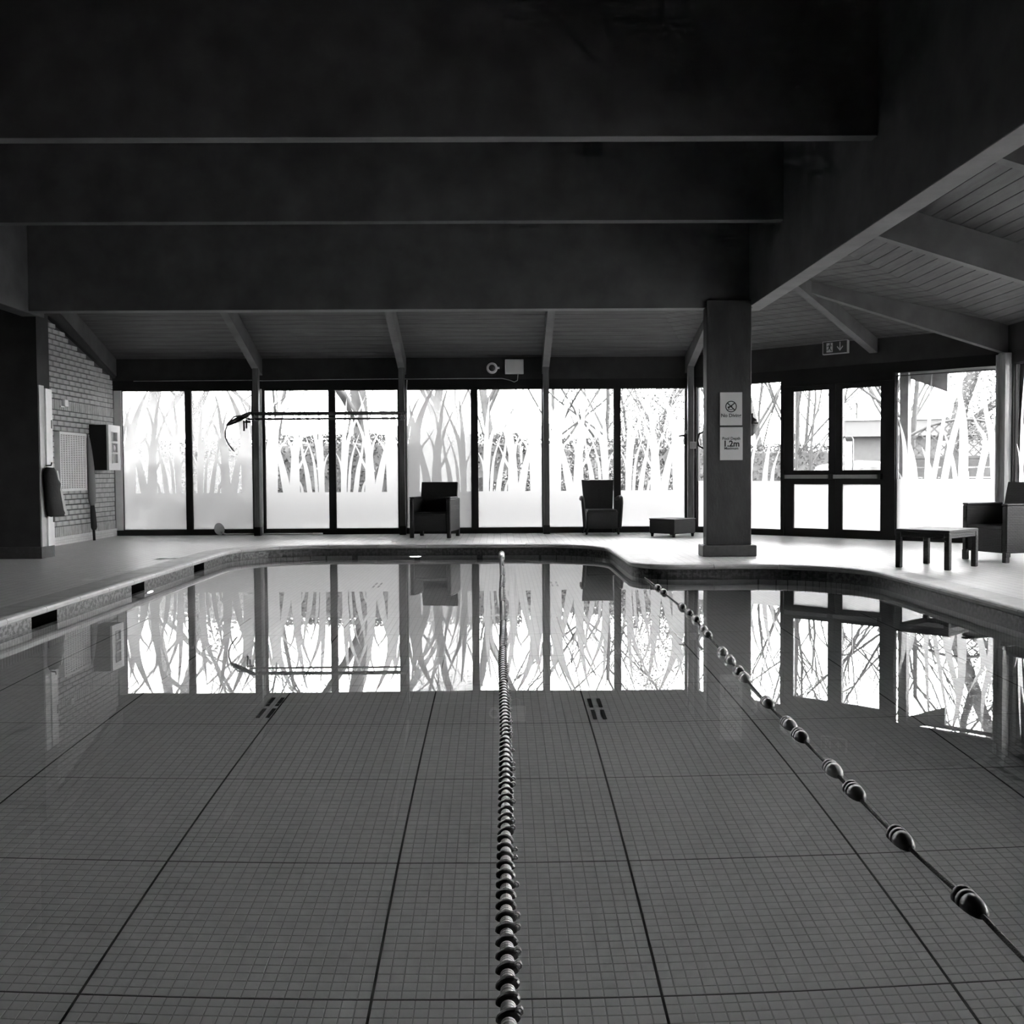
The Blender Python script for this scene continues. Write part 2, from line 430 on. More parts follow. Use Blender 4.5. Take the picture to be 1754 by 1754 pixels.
# underwater lamps
def pool_lamp(p, d, label):
    e = empty('underwater_lamp', p, label=label, cat='lamp', group='underwater lamps'); d = Vector(d)
    m = MB(); m.smooth = True; m.lathe([(0, .11), (.012, .11), (.02, .09)], (0, 0, 0), d, 20); m.build('rim', 'plastic_white', e)
    m = MB(); m.smooth = True; m.lathe([(.018, .085), (.03, .06), (.034, .02)], (0, 0, 0), d, 20); m.build('lens', 'lamp_glow', e)
pool_lamp((-1.17, 14.985, -.47), (0, -1, 0), 'lit round underwater lamp in the far pool wall')
pool_lamp((-3.472, 10.75, -.47), (1, 0, 0), 'lit round underwater lamp in the left pool wall between two skimmers')
# water
m = MB(); wv = offs(.02); m.v = [(p.x, p.y, WATER) for p in wv]
for t in tessellate_polygon([[v.to_3d() for v in wv]]): m.face(t)
wo = m.build('pool_water', 'pool_water', label='still dark pool water mirroring the windows', cat='water', kind='stuff')
for p in wo.data.polygons:
    if p.normal.z < 0: p.flip()

# ------------------------------------------------------------------ roof and ceiling
SL = .31; ZE = 2.83            # slope of the side roofs, height where planks meet the glazing line
ce = empty('ceiling', label='dark boarded timber ceiling sloping down to the windows', kind='structure')
PW = .15
def board(p0, p1, q1, q0, name, mat):    # lower corners p0, p1 and upper corners q1, q0 of the board's underside
    m = MB(); t = Vector((0, 0, .022))
    P = [Vector(v) for v in (p0, p1, q1, q0)]
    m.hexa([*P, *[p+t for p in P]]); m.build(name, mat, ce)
k = 0; dy = PW/math.hypot(1, SL)
while dy*k < 5.0:
    y1 = YB-dy*k; y0 = y1-dy+.009; z = lambda y: ZE+SL*(YB-y)
    hx = lambda y: 3.09-.414*(YB-y)
    board((XL-.05, y1, z(y1)), (hx(y1), y1, z(y1)), (hx(y0), y0, z(y0)), (XL-.05, y0, z(y0)), 'ceiling_board', 'plank_wood'); k += 1
k = 0
while dy*k < 3.7:
    x1 = XR-dy*k; x0 = x1-dy+.009; z = lambda x: ZE+SL*(XR-x)
    hy = lambda x: 14.24-.414*(XR-x)
    board((x1, YF, z(x1)), (x1, hy(x1), z(x1)), (x0, hy(x0), z(x0)), (x0, YF, z(x0)), 'ceiling_board', 'plank_wood_side'); k += 1
k = 0; c22 = math.cos(PI/8); s22 = math.sin(PI/8)
while dy*k < 4.2:
    s1 = dy*k; s0 = s1+dy-.009
    A = lambda s: (3.09-s22*s/c22, YB-s, ZE+SL*s); B = lambda s: (XR-s, 14.24-s22*s/c22, ZE+SL*s)
    board(A(s1), B(s1), B(s0), A(s0), 'ceiling_board', 'plank_wood'); k += 1
# roof deck over the boards, closing the building
m = MB()
up = .05; zz = lambda d: ZE+SL*d+up; e = .75
m.poly([(XL-.4, YB+e, zz(-e)), (3.09+.414*e, YB+e, zz(-e)), (3.09-.414*5.1, YB-5.1, zz(5.1)), (XL-.4, YB-5.1, zz(5.1))])
m.poly([(XR+e, YF, zz(-e)), (XR-3.75, YF, zz(3.75)), (XR-3.75, 14.24-.414*3.75, zz(3.75)), (XR+e, 14.24+.414*e, zz(-e))])
m.poly([(3.09+.414*e, YB+e, zz(-e)), (XR+e, 14.24+.414*e, zz(-e)), (XR-5, 14.24-.414*5, zz(5)), (3.09-.414*5, YB-5, zz(5))])
m.poly([(XL-.4, YF, 4.66), (3.2, YF, 4.66), (3.2, 13.0, 4.66), (XL-.4, 13.0, 4.66)])
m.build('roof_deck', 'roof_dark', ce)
# deep beams
def beam(name, x0, x1, y0, y1, z0, z1, mat='beam_wood', label=None):
    m = MB(); m.cbox(x0, x1, y0, y1, z0, z1, .006); return m.build(name, mat, ce, label=label)
beam('cross_beam', -5.4, 2.93, 12.66, 12.86, 2.87, 4.68)
for yb in (11.14, 8.38, 5.6, 2.84, .1): beam('cross_beam', -5.4, 2.9, yb, yb+.14, 3.53, 4.66)
beam('edge_beam', 2.89, 3.08, YF, 12.95, 2.88, 4.68)
beam('edge_beam', -5.6, -5.40, YF, 13.1, 2.85, 4.68)
# rafters: depth below the boards
RD = .27
def rafter(a, b, wd=.11, dz=RD):
    """a at the wall, b up the slope: points on the board plane"""
    a, b = Vector(a), Vector(b); d = (b-a); s = Vector((d.y, -d.x, 0)).normalized()*wd/2; dn = Vector((0, 0, -dz)); dn2 = Vector((0, 0, .03))
    m = MB(); m.hexa([a-s+dn, a+s+dn, b+s+dn, b-s+dn, a-s+dn2, a+s+dn2, b+s+dn2, b-s+dn2]); m.build('rafter', 'beam_wood', ce)
POSTX = [-3.885, -1.564, .741, 3.06]
for x in POSTX:
    ye = 12.8 if x < 2 else 13.0
    rafter((x, YB, ZE), (x, ye, ZE+SL*(YB-ye)))
rafter((XL+.02, YB, ZE), (XL+.02, 12.9, ZE+SL*(YB-12.9)))
for y in (14.2, 11.12, 8.4, 5.6, 2.9, .1):
    xe = 3.06; rafter((XR, y, ZE), (xe, y, ZE+SL*(XR-xe)), .12, .36)
rafter((5.35, CH-5.35, ZE), (5.35-2.55, CH-5.35-2.55, ZE+SL*2.55*1.414), .12, .2)
# fascia boards above the glazing
ZH = 2.355
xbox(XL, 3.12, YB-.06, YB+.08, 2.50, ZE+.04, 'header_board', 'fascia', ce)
def chbox(t0, t1, d0, d1, z0, z1, name, mat, parent=None, **k):
    """box along the chamfered wall: t metres from its left end, d metres into the room"""
    m = MB(); m.hexa(chq(t0, t1, d0, d1, z0, z1)); return m.build(name, mat, parent, **k)
R2 = math.sqrt(.5)
def chp(t, d, z): return (3.09+t*R2-d*R2, YB-t*R2-d*R2, z)
def chq(t0, t1, d0, d1, z0, z1): return [chp(t0, d1, z0), chp(t1, d1, z0), chp(t1, d0, z0), chp(t0, d0, z0), chp(t0, d1, z1), chp(t1, d1, z1), chp(t1, d0, z1), chp(t0, d0, z1)]
CL = (XR-3.09)/R2
chbox(0, CL, -.08, .06, 2.50, ZE+.04, 'header_board', 'fascia', ce)
xbox(XR-.06, XR+.08, YF, 14.24, 2.50, ZE+.04, 'header_board', 'fascia', ce)

# ------------------------------------------------------------------ walls
# left brick wall: individually laid bricks on a mortar backing
wl = empty('wall_left', kind='structure', label='pale brick wall left of the windows with sloping top')
m = MB(); m.box(XL-.25, XL, YF-.2, YB+.1, -1.5, 4.7); m.build('wall_backing', 'mortar', wl)
def topz(y): return 2.56+.245*(17.75-y) if y > 13 else 4
bricks = []
CO = .075; LB = .225
for c in range(0, 50):
    z0 = .115+c*CO; z1 = z0+CO-.011
    soldier = (c in (0, 1, 24, 25))
    if soldier and c in (1, 25): continue
    if soldier:
        zt = z0+2*CO-.011; y = 13.4
        while y < 17.7:
            bricks.append((y, y+CO-.011, z0, zt)); y += CO
    else:
        y = 13.35+(LB/2 if c % 2 else 0)
        while y < 17.72:
            bricks.append((y, min(y+LB-.011, 17.72), z0, z1)); y += LB
bricks = [b for b in bricks if b[3] < min(topz(b[1]), 3.4) and b[1] > 15.0]
bricks.sort(key=lambda b: -(b[1]-b[0])*(b[3]-b[2])/(b[0]**2))
bm_cache = {}
rest = MB()
rng = random.Random(5)
for idx, (y0, y1, z0, z1) in enumerate(bricks):
    out = .012+rng.uniform(-.002, .003)
    if idx < 300:
        key = (round(y1-y0, 3), round(z1-z0, 3))
        if key not in bm_cache:
            q = MB(); c = .004; a, b = key
            q.hexa([(0, 0, 0), (.02, c, c), (.02, a-c, c), (0, a, 0), (0, 0, b), (.02, c, b-c), (.02, a-c, b-c), (0, a, b)])
            bm_cache[key] = q.mesh('brick', 'brick_face')
        link('brick', bm_cache[key], wl, loc=(XL-.02+out+.008, y0, z0))
    else: rest.box(XL-.01, XL+out, y0, y1, z0, z1)
if rest.v: rest.build('brickwork', 'brick_face', wl, kind='stuff')
# raking board closing the wall to the roof
m = MB(); m.hexa([(XL-.02, 13.2, topz(13.2)-.02), (XL+.06, 13.2, topz(13.2)-.02), (XL+.06, 17.8, topz(17.8)-.02), (XL-.02, 17.8, topz(17.8)-.02),
        (XL-.02, 13.2, 4.6), (XL+.06, 13.2, 4.6), (XL+.06, 17.8, 3.0), (XL-.02, 17.8, 3.0)])
m.build('raking_board', 'fascia', wl)
bb = empty('baseboard_left', kind='structure', label='tiled skirting along the brick wall')
xbox(XL, XL+.035, 13.3, 17.74, 0, .105, 'skirting_tiling', 'skirting_tile', bb)
xbox(XL, XL+.045, 13.3, 17.74, .105, .118, 'skirting_cap', 'white_paint', bb)
# pier at the left (front face to the camera is in shade)
pier = empty('wall_pier', kind='structure', label='dark wall pier at the left edge with pale side')
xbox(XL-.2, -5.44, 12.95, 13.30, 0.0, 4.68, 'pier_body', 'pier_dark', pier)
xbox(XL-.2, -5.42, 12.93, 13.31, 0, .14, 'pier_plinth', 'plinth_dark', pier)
tr = empty('trim_1', kind='structure', label='white painted jamb on the side of the left pier')
xbox(-5.44, -5.425, 12.965, 13.10, .14, 2.05, 'jamb_back', 'light_grey', tr)
xbox(-5.44, -5.405, 13.10, 13.28, .14, 2.02, 'jamb_board', 'white_paint', tr)
for z in (1.55, .42): xbox(-5.405, -5.398, 13.24, 13.285, z, z+.1, 'hinge', 'dark_plastic', tr)
# the rest of the shell, behind and beside the camera
m = MB(); m.box(-7.2, 7.2, YF-.2, YF, -1.5, 4.7); m.build('wall_near', 'plain_wall', kind='structure')
m = MB(); m.box(XL-.25, XL-.05, YB-.02, YB+.3, 0, 3.2); m.build('wall_return', 'brick_face', kind='structure', label='brick return beside the first window')

# ------------------------------------------------------------------ frosted grass design
BL = [  # (points of the centre line from tip to root, width at root), pane-8 design, x 0..1 left to right, y 0 top .. 1 bottom
 ([(.19, .06), (.14, .33), (.127, .75)], .10), ([(.005, .45), (.09, .55), (.14, .78)], .055),
 ([(.487, .045), (.33, .215), (.19, .40), (.13, .75)], .075), ([(.367, .0), (.433, .10), (.48, .24), (.54, .44), (.59, .75)], .10),
 ([(.26, .133), (.34, .215), (.44, .335), (.52, .5), (.60, .75)], .075), ([(.62, .11), (.54, .21), (.51, .325), (.51, .52), (.50, .75)], .08),
 ([(.393, .305), (.30, .42), (.235, .55), (.205, .75)], .05), ([(.287, .37), (.365, .44), (.435, .52), (.52, .60), (.57, .76)], .06),
 ([(.45, .30), (.42, .45), (.36, .58), (.31, .75)], .085), ([(.74, .265), (.66, .335), (.59, .415), (.55, .6)], .045),
 ([(.58, .285), (.66, .35), (.77, .42), (.84, .56), (.88, .75)], .06), ([(.57, -.02), (.70, .10), (.81, .235), (.865, .36), (.89, .75)], .17),
 ([(.91, .15), (.85, .33), (.77, .49), (.71, .62), (.66, .76)], .13), ([(.77, .04), (.86, .11), (.94, .21), (1.0, .36)], .05),
 ([(.96, .10), (.91, .28), (.96, .5), (.98, .75)], .13), ([(.83, .45), (.93, .62), (1.0, .8)], .08), ([(.55, .62), (.45, .68), (.42, .78)], .05)]
BW = [  # wide pane by the right-hand corner
 ([(.03, .28), (.085, .45), (.10, .72)], .07), ([(.02, .60), (.075, .68), (.07, .80)], .05), ([(.36, -.02), (.33, .3), (.31, .75)], .055),
 ([(.57, -.02), (.50, .2), (.42, .5), (.34, .78)], .06), ([(.67, .0), (.635, .12), (.63, .24), (.54, .47), (.45, .78)], .075),
 ([(.58, .0), (.63, .14), (.67, .38), (.66, .78)], .10), ([(.73, .23), (.80, .33), (.87, .42), (.83, .6), (.78, .78)], .065),
 ([(.86, .0), (.88, .25), (.94, .42), (.98, .75)], .09), ([(1.0, .2), (.93, .38), (.84, .6), (.80, .78)], .06), ([(.46, .33), (.56, .52), (.62, .78)], .055),
 ([(.26, .45), (.33, .56), (.42, .78)], .06), ([(.14, .42), (.18, .56), (.19, .78)], .09), ([(.93, .48), (1., .7)], .06), ([(.72, .6), (.70, .78)], .05)]
BS = [([(.80, .30), (.70, .42), (.64, .62), (.66, .78)], .05), ([(.90, .30), (.85, .45), (.81, .62), (.80, .78)], .07), ([(.97, .46), (.90, .60), (.88, .78)], .05),
      ([(.45, .1), (.52, .4), (.56, .78)], .1), ([(.2, .2), (.3, .5), (.36, .78)], .1), ([(.1, .05), (.12, .4), (.1, .78)], .09), ([(.6, .3), (.4, .5), (.3, .78)], .07)]
def catmull(P, n=6):
    P = [P[0]]+list(P)+[P[-1]]; out = []
    for i in range(1, len(P)-2):
        for k in range(n):
            t = k/n
            out.append(tuple(.5*((2*P[i][a])+(-P[i-1][a]+P[i+1][a])*t+(2*P[i-1][a]-5*P[i][a]+4*P[i+1][a]-P[i+2][a])*t*t+(-P[i-1][a]+3*P[i][a]-3*P[i+1][a]+P[i+2][a])*t**3) for a in (0, 1)))
    out.append(P[-2]); return out
def film_tris(blades, w, h, solid, flip):
    """frosted outline: solid foot plus grass blades, merged to one flat layer; coordinates from the lower left corner"""
    vs = []; fs = []
    def add(poly):
        b = len(vs); vs.extend(Vector(p) for p in poly); fs.append(list(range(b, b+len(poly))))
    add([(0, 0), (w, 0), (w, solid), (0, solid)])
    for pts, wr in blades:
        C = [Vector(((1-x if flip else x)*w, (1-y)*h)) for x, y in catmull(pts)]
        L = len(C); left = []; right = []
        for i, p in enumerate(C):
            d = (C[min(i+1, L-1)]-C[max(i-1, 0)]).normalized(); nn = Vector((-d.y, d.x)); t = i/(L-1)
            r = wr*w*.5*.92*(min(1, t*1.25)**.85)+.0005
            left.append(p+nn*r); right.append(p-nn*r)
        for i in range(L-1):
            q = [left[i], left[i+1], right[i+1], right[i]]
            q = [Vector((min(max(a.x, 0), w), min(max(a.y, 0), h))) for a in q]
            ar = abs(sum(q[k-1].x*q[k].y-q[k].x*q[k-1].y for k in range(4)))/2
            if ar > 1e-6: add(q if sum(q[k-1].x*q[k].y-q[k].x*q[k-1].y for k in range(4)) > 0 else q[::-1])
    r = delaunay_2d_cdt(vs, [], fs, 1, 1e-5)
    return [tuple(v) for v in r[0]], [f for f, of in zip(r[2], r[5]) if of]
def window(idx, o, u, w, h, blades=None, flip=False, glass='glass', solid=.59, frame=.0, label=None):
    """o: lower left corner of the glass (world), u: unit vector to the right; inward normal is u x z rotated"""
    o = Vector(o); u = Vector(u); z = Vector((0, 0, 1)); nin = Vector((u.y, -u.x, 0))
    root = empty('window_%d' % idx, o, kind='structure', label=label)
    m = MB(); m.hexa([(u*a+nin*b+z*c) for c in (0, h) for a, b in ((0, .003), (w, .003), (w, -.003), (0, -.003))]); m.build('glass_pane', glass, root)
    m = MB(); t = .022
    for (a0, a1, c0, c1) in ((0, t*.5, 0, h), (w-t*.5, w, 0, h), (0, w, 0, t*.5), (0, w, h-t*.5, h)):
        m.hexa([(u*a+nin*b+z*c) for c in (c0, c1) for a, b in ((a0, .025), (a1, .025), (a1, -.02), (a0, -.02))])
    m.build('window_bead', 'frame_black', root)
    if blades:
        vs, fs = film_tris(blades, w, h, solid, flip)
        m = MB(); m.v = [tuple(u*a+nin*.0045+z*b) for a, b in vs]
        for f in fs: m.face(f)
        m.build('frosted_film', 'frosted_film', root, label='frosted grass-blade film')
    return root
GZ0, GZ1 = .085, 2.345; GH = GZ1-GZ0; SOL = .265*GH
PX = [(-6.115, -5.09), (-5.0, -4.01), (-3.815, -2.77), (-2.675, -1.65), (-1.515, -.46), (-.366, .69), (.785, 1.86), (1.955, 3.02)]
wn = 1
wlab = ['fogged window beside the brick wall', 'fogged window left of the first timber post', 'frosted window right of the first post', 'frosted window left of the second post',
        'misted window behind the square armchair', 'frosted window left of the third post', 'frosted window left of the tall-back armchair', 'frosted window behind the low stool']
for i, (a, b) in enumerate(PX):
    window(wn, (a, YB, GZ0), (1, 0, 0), b-a, GH, BL, flip=(i % 2 == 0), glass='glass_fogged' if i < 2 else ('glass_misted' if i == 4 else 'glass'), solid=SOL, label=wlab[i]); wn += 1
# frame members of the back glazing
t2 = empty('trim_2', kind='structure', label='black metal glazing frame of the far window wall')
edges = [XL+.02]+[v for p in PX for v in p]+[3.14]
for i in range(0, len(edges), 2):
    a, b = edges[i], edges[i+1]
    xbox(a, b, YB-.045, YB+.045, .0, 2.52, 'mullion', 'white_paint' if i == 0 else 'frame_black', t2)
xbox(XL, 3.12, YB-.055, YB+.05, 0, GZ0, 'sill_rail', 'frame_black', t2)
xbox(XL, 3.12, YB-.055, YB+.05, GZ1, 2.52, 'head_rail', 'frame_black', t2)
# chamfered corner: t runs from the far corner to the right-hand post
def ct(x): return (x-3.09)/R2
U = (R2, -R2, 0)
tP0, tP1 = .17, ct(4.296); tD0, tD1 = ct(4.33), ct(5.548); tG0, tG1 = ct(5.575), ct(6.57)
window(wn, chp(tP0, 0, GZ0), U, tP1-tP0, GH, BS, solid=.33*GH, label='frosted side window half hidden by the stone column'); wn += 1
window(wn, chp(tG0, 0, .075), U, tG1-tG0, 2.31-.075, BW, solid=.785, label='wide frosted window right of the double door'); wn += 1
t3 = empty('trim_3', kind='structure', label='black metal glazing frame of the angled corner wall')
for a, b in ((0, tP0), (tP1, tD0), (tD1, tG0), (tG1, CL)): chbox(a, b, -.05, .05, 0, 2.52, 'mullion', 'frame_black', t3)
chbox(0, tD0, -.05, .055, 0, GZ0, 'sill_rail', 'frame_black', t3); chbox(tD1, CL, -.05, .055, 0, .075, 'sill_rail', 'frame_black', t3)
chbox(0, CL, -.05, .055, GZ1, 2.52, 'head_rail', 'frame_black', t3); chbox(tD0, tD1, -.05, .055, 2.25, GZ1+.001, 'head_rail', 'frame_black', t3)
chbox(tD0, tD1, -.06, .05, 0, .011, 'door_threshold', 'frame_black', t3)
# double door
def door(idx, t0, t1, g0, g1, label, bar, pull):
    d = empty('door_%d' % idx, chp(t0, 0, 0), kind='structure', label=label)
    off = Vector(chp(t0, 0, 0))
    def b(a0, a1, d0, d1, z0, z1, name, mat, par=d):
        m = MB(); m.hexa([Vector(p)-off for p in chq(a0, a1, d0, d1, z0, z1)]); return m.build(name, mat, par)
    b(t0, g0, -.035, .035, .01, 2.25, 'stile', 'frame_black'); b(g1, t1, -.035, .035, .01, 2.25, 'stile', 'frame_black')
    b(g0, g1, -.034, .034, .01, .125, 'bottom_rail', 'frame_black'); b(g0, g1, -.034, .034, .785, .99, 'mid_rail', 'frame_black'); b(g0, g1, -.034, .034, 2.175, 2.25, 'top_rail', 'frame_black')
    b(g0, g1, -.003, .003, .99, 2.175, 'upper_pane', 'glass'); b(g0, g1, -.003, .003, .125, .785, 'lower_pane', 'glass')
    m = MB(); m.poly([Vector(chp(a, .0045, z))-off for a, z in ((g0, .125), (g1, .125), (g1, .785), (g0, .785))]); m.build('frosted_film', 'frosted_film', d, label='plain frosted film')
    pb = b(bar[0], bar[1], .05, .09, .868, .925, 'push_bar', 'alu_grey'); b(bar[1]+.02, bar[1]+.06, .035, .10, .855, .935, 'bar_latch', 'dark_plastic', pb); b(bar[0]-.03, bar[0], .035, .095, .86, .93, 'bar_end', 'dark_plastic', pb)
    if pull is not None:
        m = MB(); P = [(pull-.09, -.035, 1.47), (pull-.09, -.1, 1.47), (pull-.02, -.1, 1.47), (pull, -.1, 1.44), (pull, -.1, .80), (pull-.02, -.1, .77), (pull-.09, -.1, .77), (pull-.09, -.035, .77)]
        m.tube([Vector(chp(*p))-off for p in P], .013, 8); m.build('pull_handle', 'mid_grey', d)
tm = (ct(4.851)+ct(5.005))/2
door(1, tD0+.004, tm-.003, ct(4.445), ct(4.851), 'left leaf of the glazed double door', (ct(4.361), ct(4.859)), None)
door(2, tm+.003, tD1-.004, ct(5.005), ct(5.42), 'right leaf of the glazed double door', (ct(4.925), ct(5.40)), ct(5.005)+.10)
# right-hand window wall towards the camera (first bay just reaches into view; unseen nearer bays added to light the pool)
t4 = empty('trim_4', kind='structure', label='glazing frame of the right-hand window wall')
y = 14.0
ys = []
while y > -.8:
    window(wn, (XR, y, GZ0), (0, -1, 0), 1.06, GH, BL, flip=wn % 2 == 0, solid=SOL, label='frosted window in the right wall'); wn += 1
    xbox(XR-.05, XR+.05, y, y+.09, 0, 2.52, 'mullion', 'frame_black', t4); y -= 1.15
xbox(XR-.05, XR+.05, y+1.0, y+1.1, 0, 2.52, 'mullion', 'frame_black', t4)
xbox(XR-.055, XR+.055, y+1.0, 14.2, 0, GZ0, 'sill_rail', 'frame_black', t4); xbox(XR-.055, XR+.055, y+1.0, 14.2, GZ1, 2.52, 'head_rail', 'frame_black', t4)
m = MB(); m.box(XR, XR+.2, YF, y+1.06, -1.5, 3.2); m.build('wall_right', 'plain_wall', kind='structure')
# ------------------------------------------------------------------ posts and columns
PL = ['slim timber post left of the long rescue poles', 'slim timber post at the right end of the rescue poles', 'slim timber post between the two armchairs', 'slim timber post behind the low stool']
for x, lb in zip(POSTX, PL):
    e = empty('timber_post', (x, 17.52, 0), label=lb, cat='post', group='posts along the far windows')
    m = MB(); m.cbox(-.047, .047, -.06, .06, .02, ZE+.05-RD+SL*.28, .008); m.build('post_shaft', 'post_wood', e)
    m = MB(); m.cbox(-.052, .052, -.066, .066, 0, .14, .006); m.build('post_shoe', 'frame_black', e)
def corner_post(x, y, label, r=.085):
    e = empty('timber_post', (x, y, 0), PI/4*0, label=label, cat='post')
    m = MB(); m.cbox(-r, r, -r, r, 0.0, 2.49, .008); m.build('post_shaft', 'post_pale', e)
    return e
p = corner_post(6.56, 14.12, 'pale timber corner post behind the right armchair', .075)
xbox(-.19, -.155, -.16, -.12, 0, 2.45, 'pale_strip', 'post_pale', p)
xbox(-.15, -.10, -.30, -.13, 0, 2.45, 'side_board', 'post_pale', p)
col = empty('stone_column', (2.64, 12.83, 0), label='square stone-clad column carrying the two pool notices', cat='column')
m = MB(); m.cbox(-.258, .258, -.26, -.04, .13, 2.95, .008); m.build('column_shaft', 'column_stone', col)
m = MB(); m.cbox(-.31, .312, -.31, .0, 0, .132, .01); m.build('column_plinth', 'plinth_dark', col)

# ------------------------------------------------------------------ lettering and pictograms
def text_mesh(body, size, bold=0.):
    c = bpy.data.curves.new('lettering', 'FONT'); c.body = body; c.size = size; c.align_x = 'CENTER'; c.extrude = .0008; c.offset = bold; c.resolution_u = 3
    o = bpy.data.objects.new('tmp', c); COL.objects.link(o)
    dg = bpy.context.evaluated_depsgraph_get(); me = bpy.data.meshes.new_from_object(o.evaluated_get(dg))
    bpy.data.objects.remove(o); me.materials.clear(); me.materials.append(MATS['print_black']); return me
def letters(body, size, loc, parent, bold=0., rz=0.):
    o = link('lettering', text_mesh(body, size, bold), parent, loc=loc); o.rotation_euler = (PI/2, 0, rz); return o
def ringm(m, o, u, v, R, r, t, n=32):
    for k in range(n):
        a, b = 2*PI*k/n, 2*PI*(k+1)/n
        m.prism([(R*math.cos(a), R*math.sin(a)), (R*math.cos(b), R*math.sin(b)), (r*math.cos(b), r*math.sin(b)), (r*math.cos(a), r*math.sin(a))], o, u, v, t)
def sign(loc, w, h, label):
    e = empty('pool_notice', loc, label=label, cat='sign'); m = MB(); m.cbox(-w/2, w/2, 0, .006, 0, h, .002); m.build('sign_plate', 'sign_face', e); return e
YS = 12.563
s1 = sign((2.661, YS, 1.512), .257, .378, 'upper notice on the column reading No Diving')
letters('No Diving', .056, (0, -.0012, .095), s1, .0012)
m = MB(); o = (0, -.0012, .215); ux, vz, th = (1, 0, 0), (0, 0, 1), (0, .0015, 0)
ringm(m, o, ux, vz, .066, .055, th)
m.prism([(-.047, .037), (-.038, .046), (.047, -.037), (.038, -.046)], o, ux, vz, th)
m.prism([(.047, .037), (.038, .046), (-.005, .012), (.004, .002)], o, ux, vz, th)      # diver: arm, trunk, head, water
m.prism([(-.042, -.002), (.01, .012), (.016, .0), (-.034, -.018)], o, ux, vz, th)
ringm(m, (-.028, -.0012, .203), ux, vz, .012, .0, th, 12)
m.prism([(-.040, -.032), (-.02, -.026), (0, -.032), (.02, -.026), (.02, -.034), (0, -.040), (-.02, -.034), (-.04, -.040)], o, ux, vz, th)
m.build('no_diving_symbol', 'print_black', s1)
s2 = sign((2.664, YS, 1.112), .262, .378, 'lower notice on the column reading Pool Depth 1.2m Maximum')
letters('Pool Depth', .045, (0, -.0012, .234), s2, .001); letters('1.2m', .096, (0, -.0012, .157), s2, .003); letters('Maximum', .041, (0, -.0012, .122), s2, .001)
# emergency exit sign on the header of the angled wall
ex = empty('exit_sign', chp(ct(4.74)+.10, .07, 2.675), -PI/4, label='emergency exit sign with running figure and down arrow above the double door', cat='sign')
m = MB(); m.cbox(0, .40, -.05, 0, 0, .195, .004); m.build('sign_box', 'light_grey', ex)
xbox(.014, .386, -.053, -.049, .012, .183, 'sign_panel', 'exit_dark', ex)
m = MB(); o = (0, -.056, 0); th = (0, .0025, 0)
m.prism([(.068, .03), (.165, .03), (.165, .165), (.068, .165)], o, ux, vz, th); m.build('doorway_symbol', 'exit_light', ex)
m = MB(); o = (0, -.0585, 0)
ringm(m, (.128, -.0585, .148), ux, vz, .012, 0, th, 10)
for P in ([(.10, .13), (.135, .135), (.128, .09), (.108, .092)], [(.108, .095), (.126, .09), (.155, .045), (.145, .040)], [(.106, .1), (.120, .09), (.10, .06), (.07, .058), (.07, .066), (.095, .07)], [(.102, .13), (.098, .118), (.078, .11), (.074, .118)], [(.13, .132), (.13, .12), (.156, .112), (.158, .12)]):
    m.prism(P, o, ux, vz, th)
m.build('running_figure', 'exit_dark', ex)
m = MB(); o = (0, -.056, 0)
for P in ([(.272, .055), (.288, .055), (.286, .17), (.274, .17)], [(.28, .04), (.28, .062), (.238, .112), (.232, .098)], [(.28, .04), (.328, .098), (.322, .112), (.28, .062)]): m.prism(P, o, ux, vz, th)
m.build('arrow', 'exit_light', ex)

# ------------------------------------------------------------------ rattan furniture
def square_armchair(loc, rz, label):
    """armchair facing -y"""
    e = empty('rattan_armchair', loc, rz, label=label, cat='armchair', group='rattan armchairs'); M = 'rattan'
    def c(x0, x1, y0, y1, z0, z1, nm, r=.012, mat=M):
        m = MB(); m.cbox(x0, x1, y0, y1, z0, z1, r); return m.build(nm, mat, e)
    for s in (-1, 1):
        c(min(s*.32, s*.255), max(s*.32, s*.255), -.31, .33, .10, .60, 'side_panel')
        c(min(s*.325, s*.24), max(s*.325, s*.24), -.315, .20, .60, .622, 'armrest')
        for y in (-.285, .30): c(min(s*.318, s*.262), max(s*.318, s*.262), y-.028, y+.028, 0, .11, 'leg', .006)
    c(-.255, .255, -.30, -.27, .10, .355, 'front_panel'); c(-.255, .255, -.305, .26, .345, .385, 'seat')
    m = MB(); m.hexa([(-.29, .20, .37), (.29, .20, .37), (.285, .26, .37), (-.285, .26, .37), (-.285, .30, .845), (.285, .30, .845), (.285, .36, .835), (-.285, .36, .835)]); m.build('backrest', M, e)
    return e
square_armchair((-1.01, 16.84, 0), math.radians(-11), 'square black rattan armchair under the misted window')
square_armchair((5.49, 11.78, 0), math.atan2(-.33, -.94)+PI/2, 'black rattan armchair at the right edge beside the coffee table')
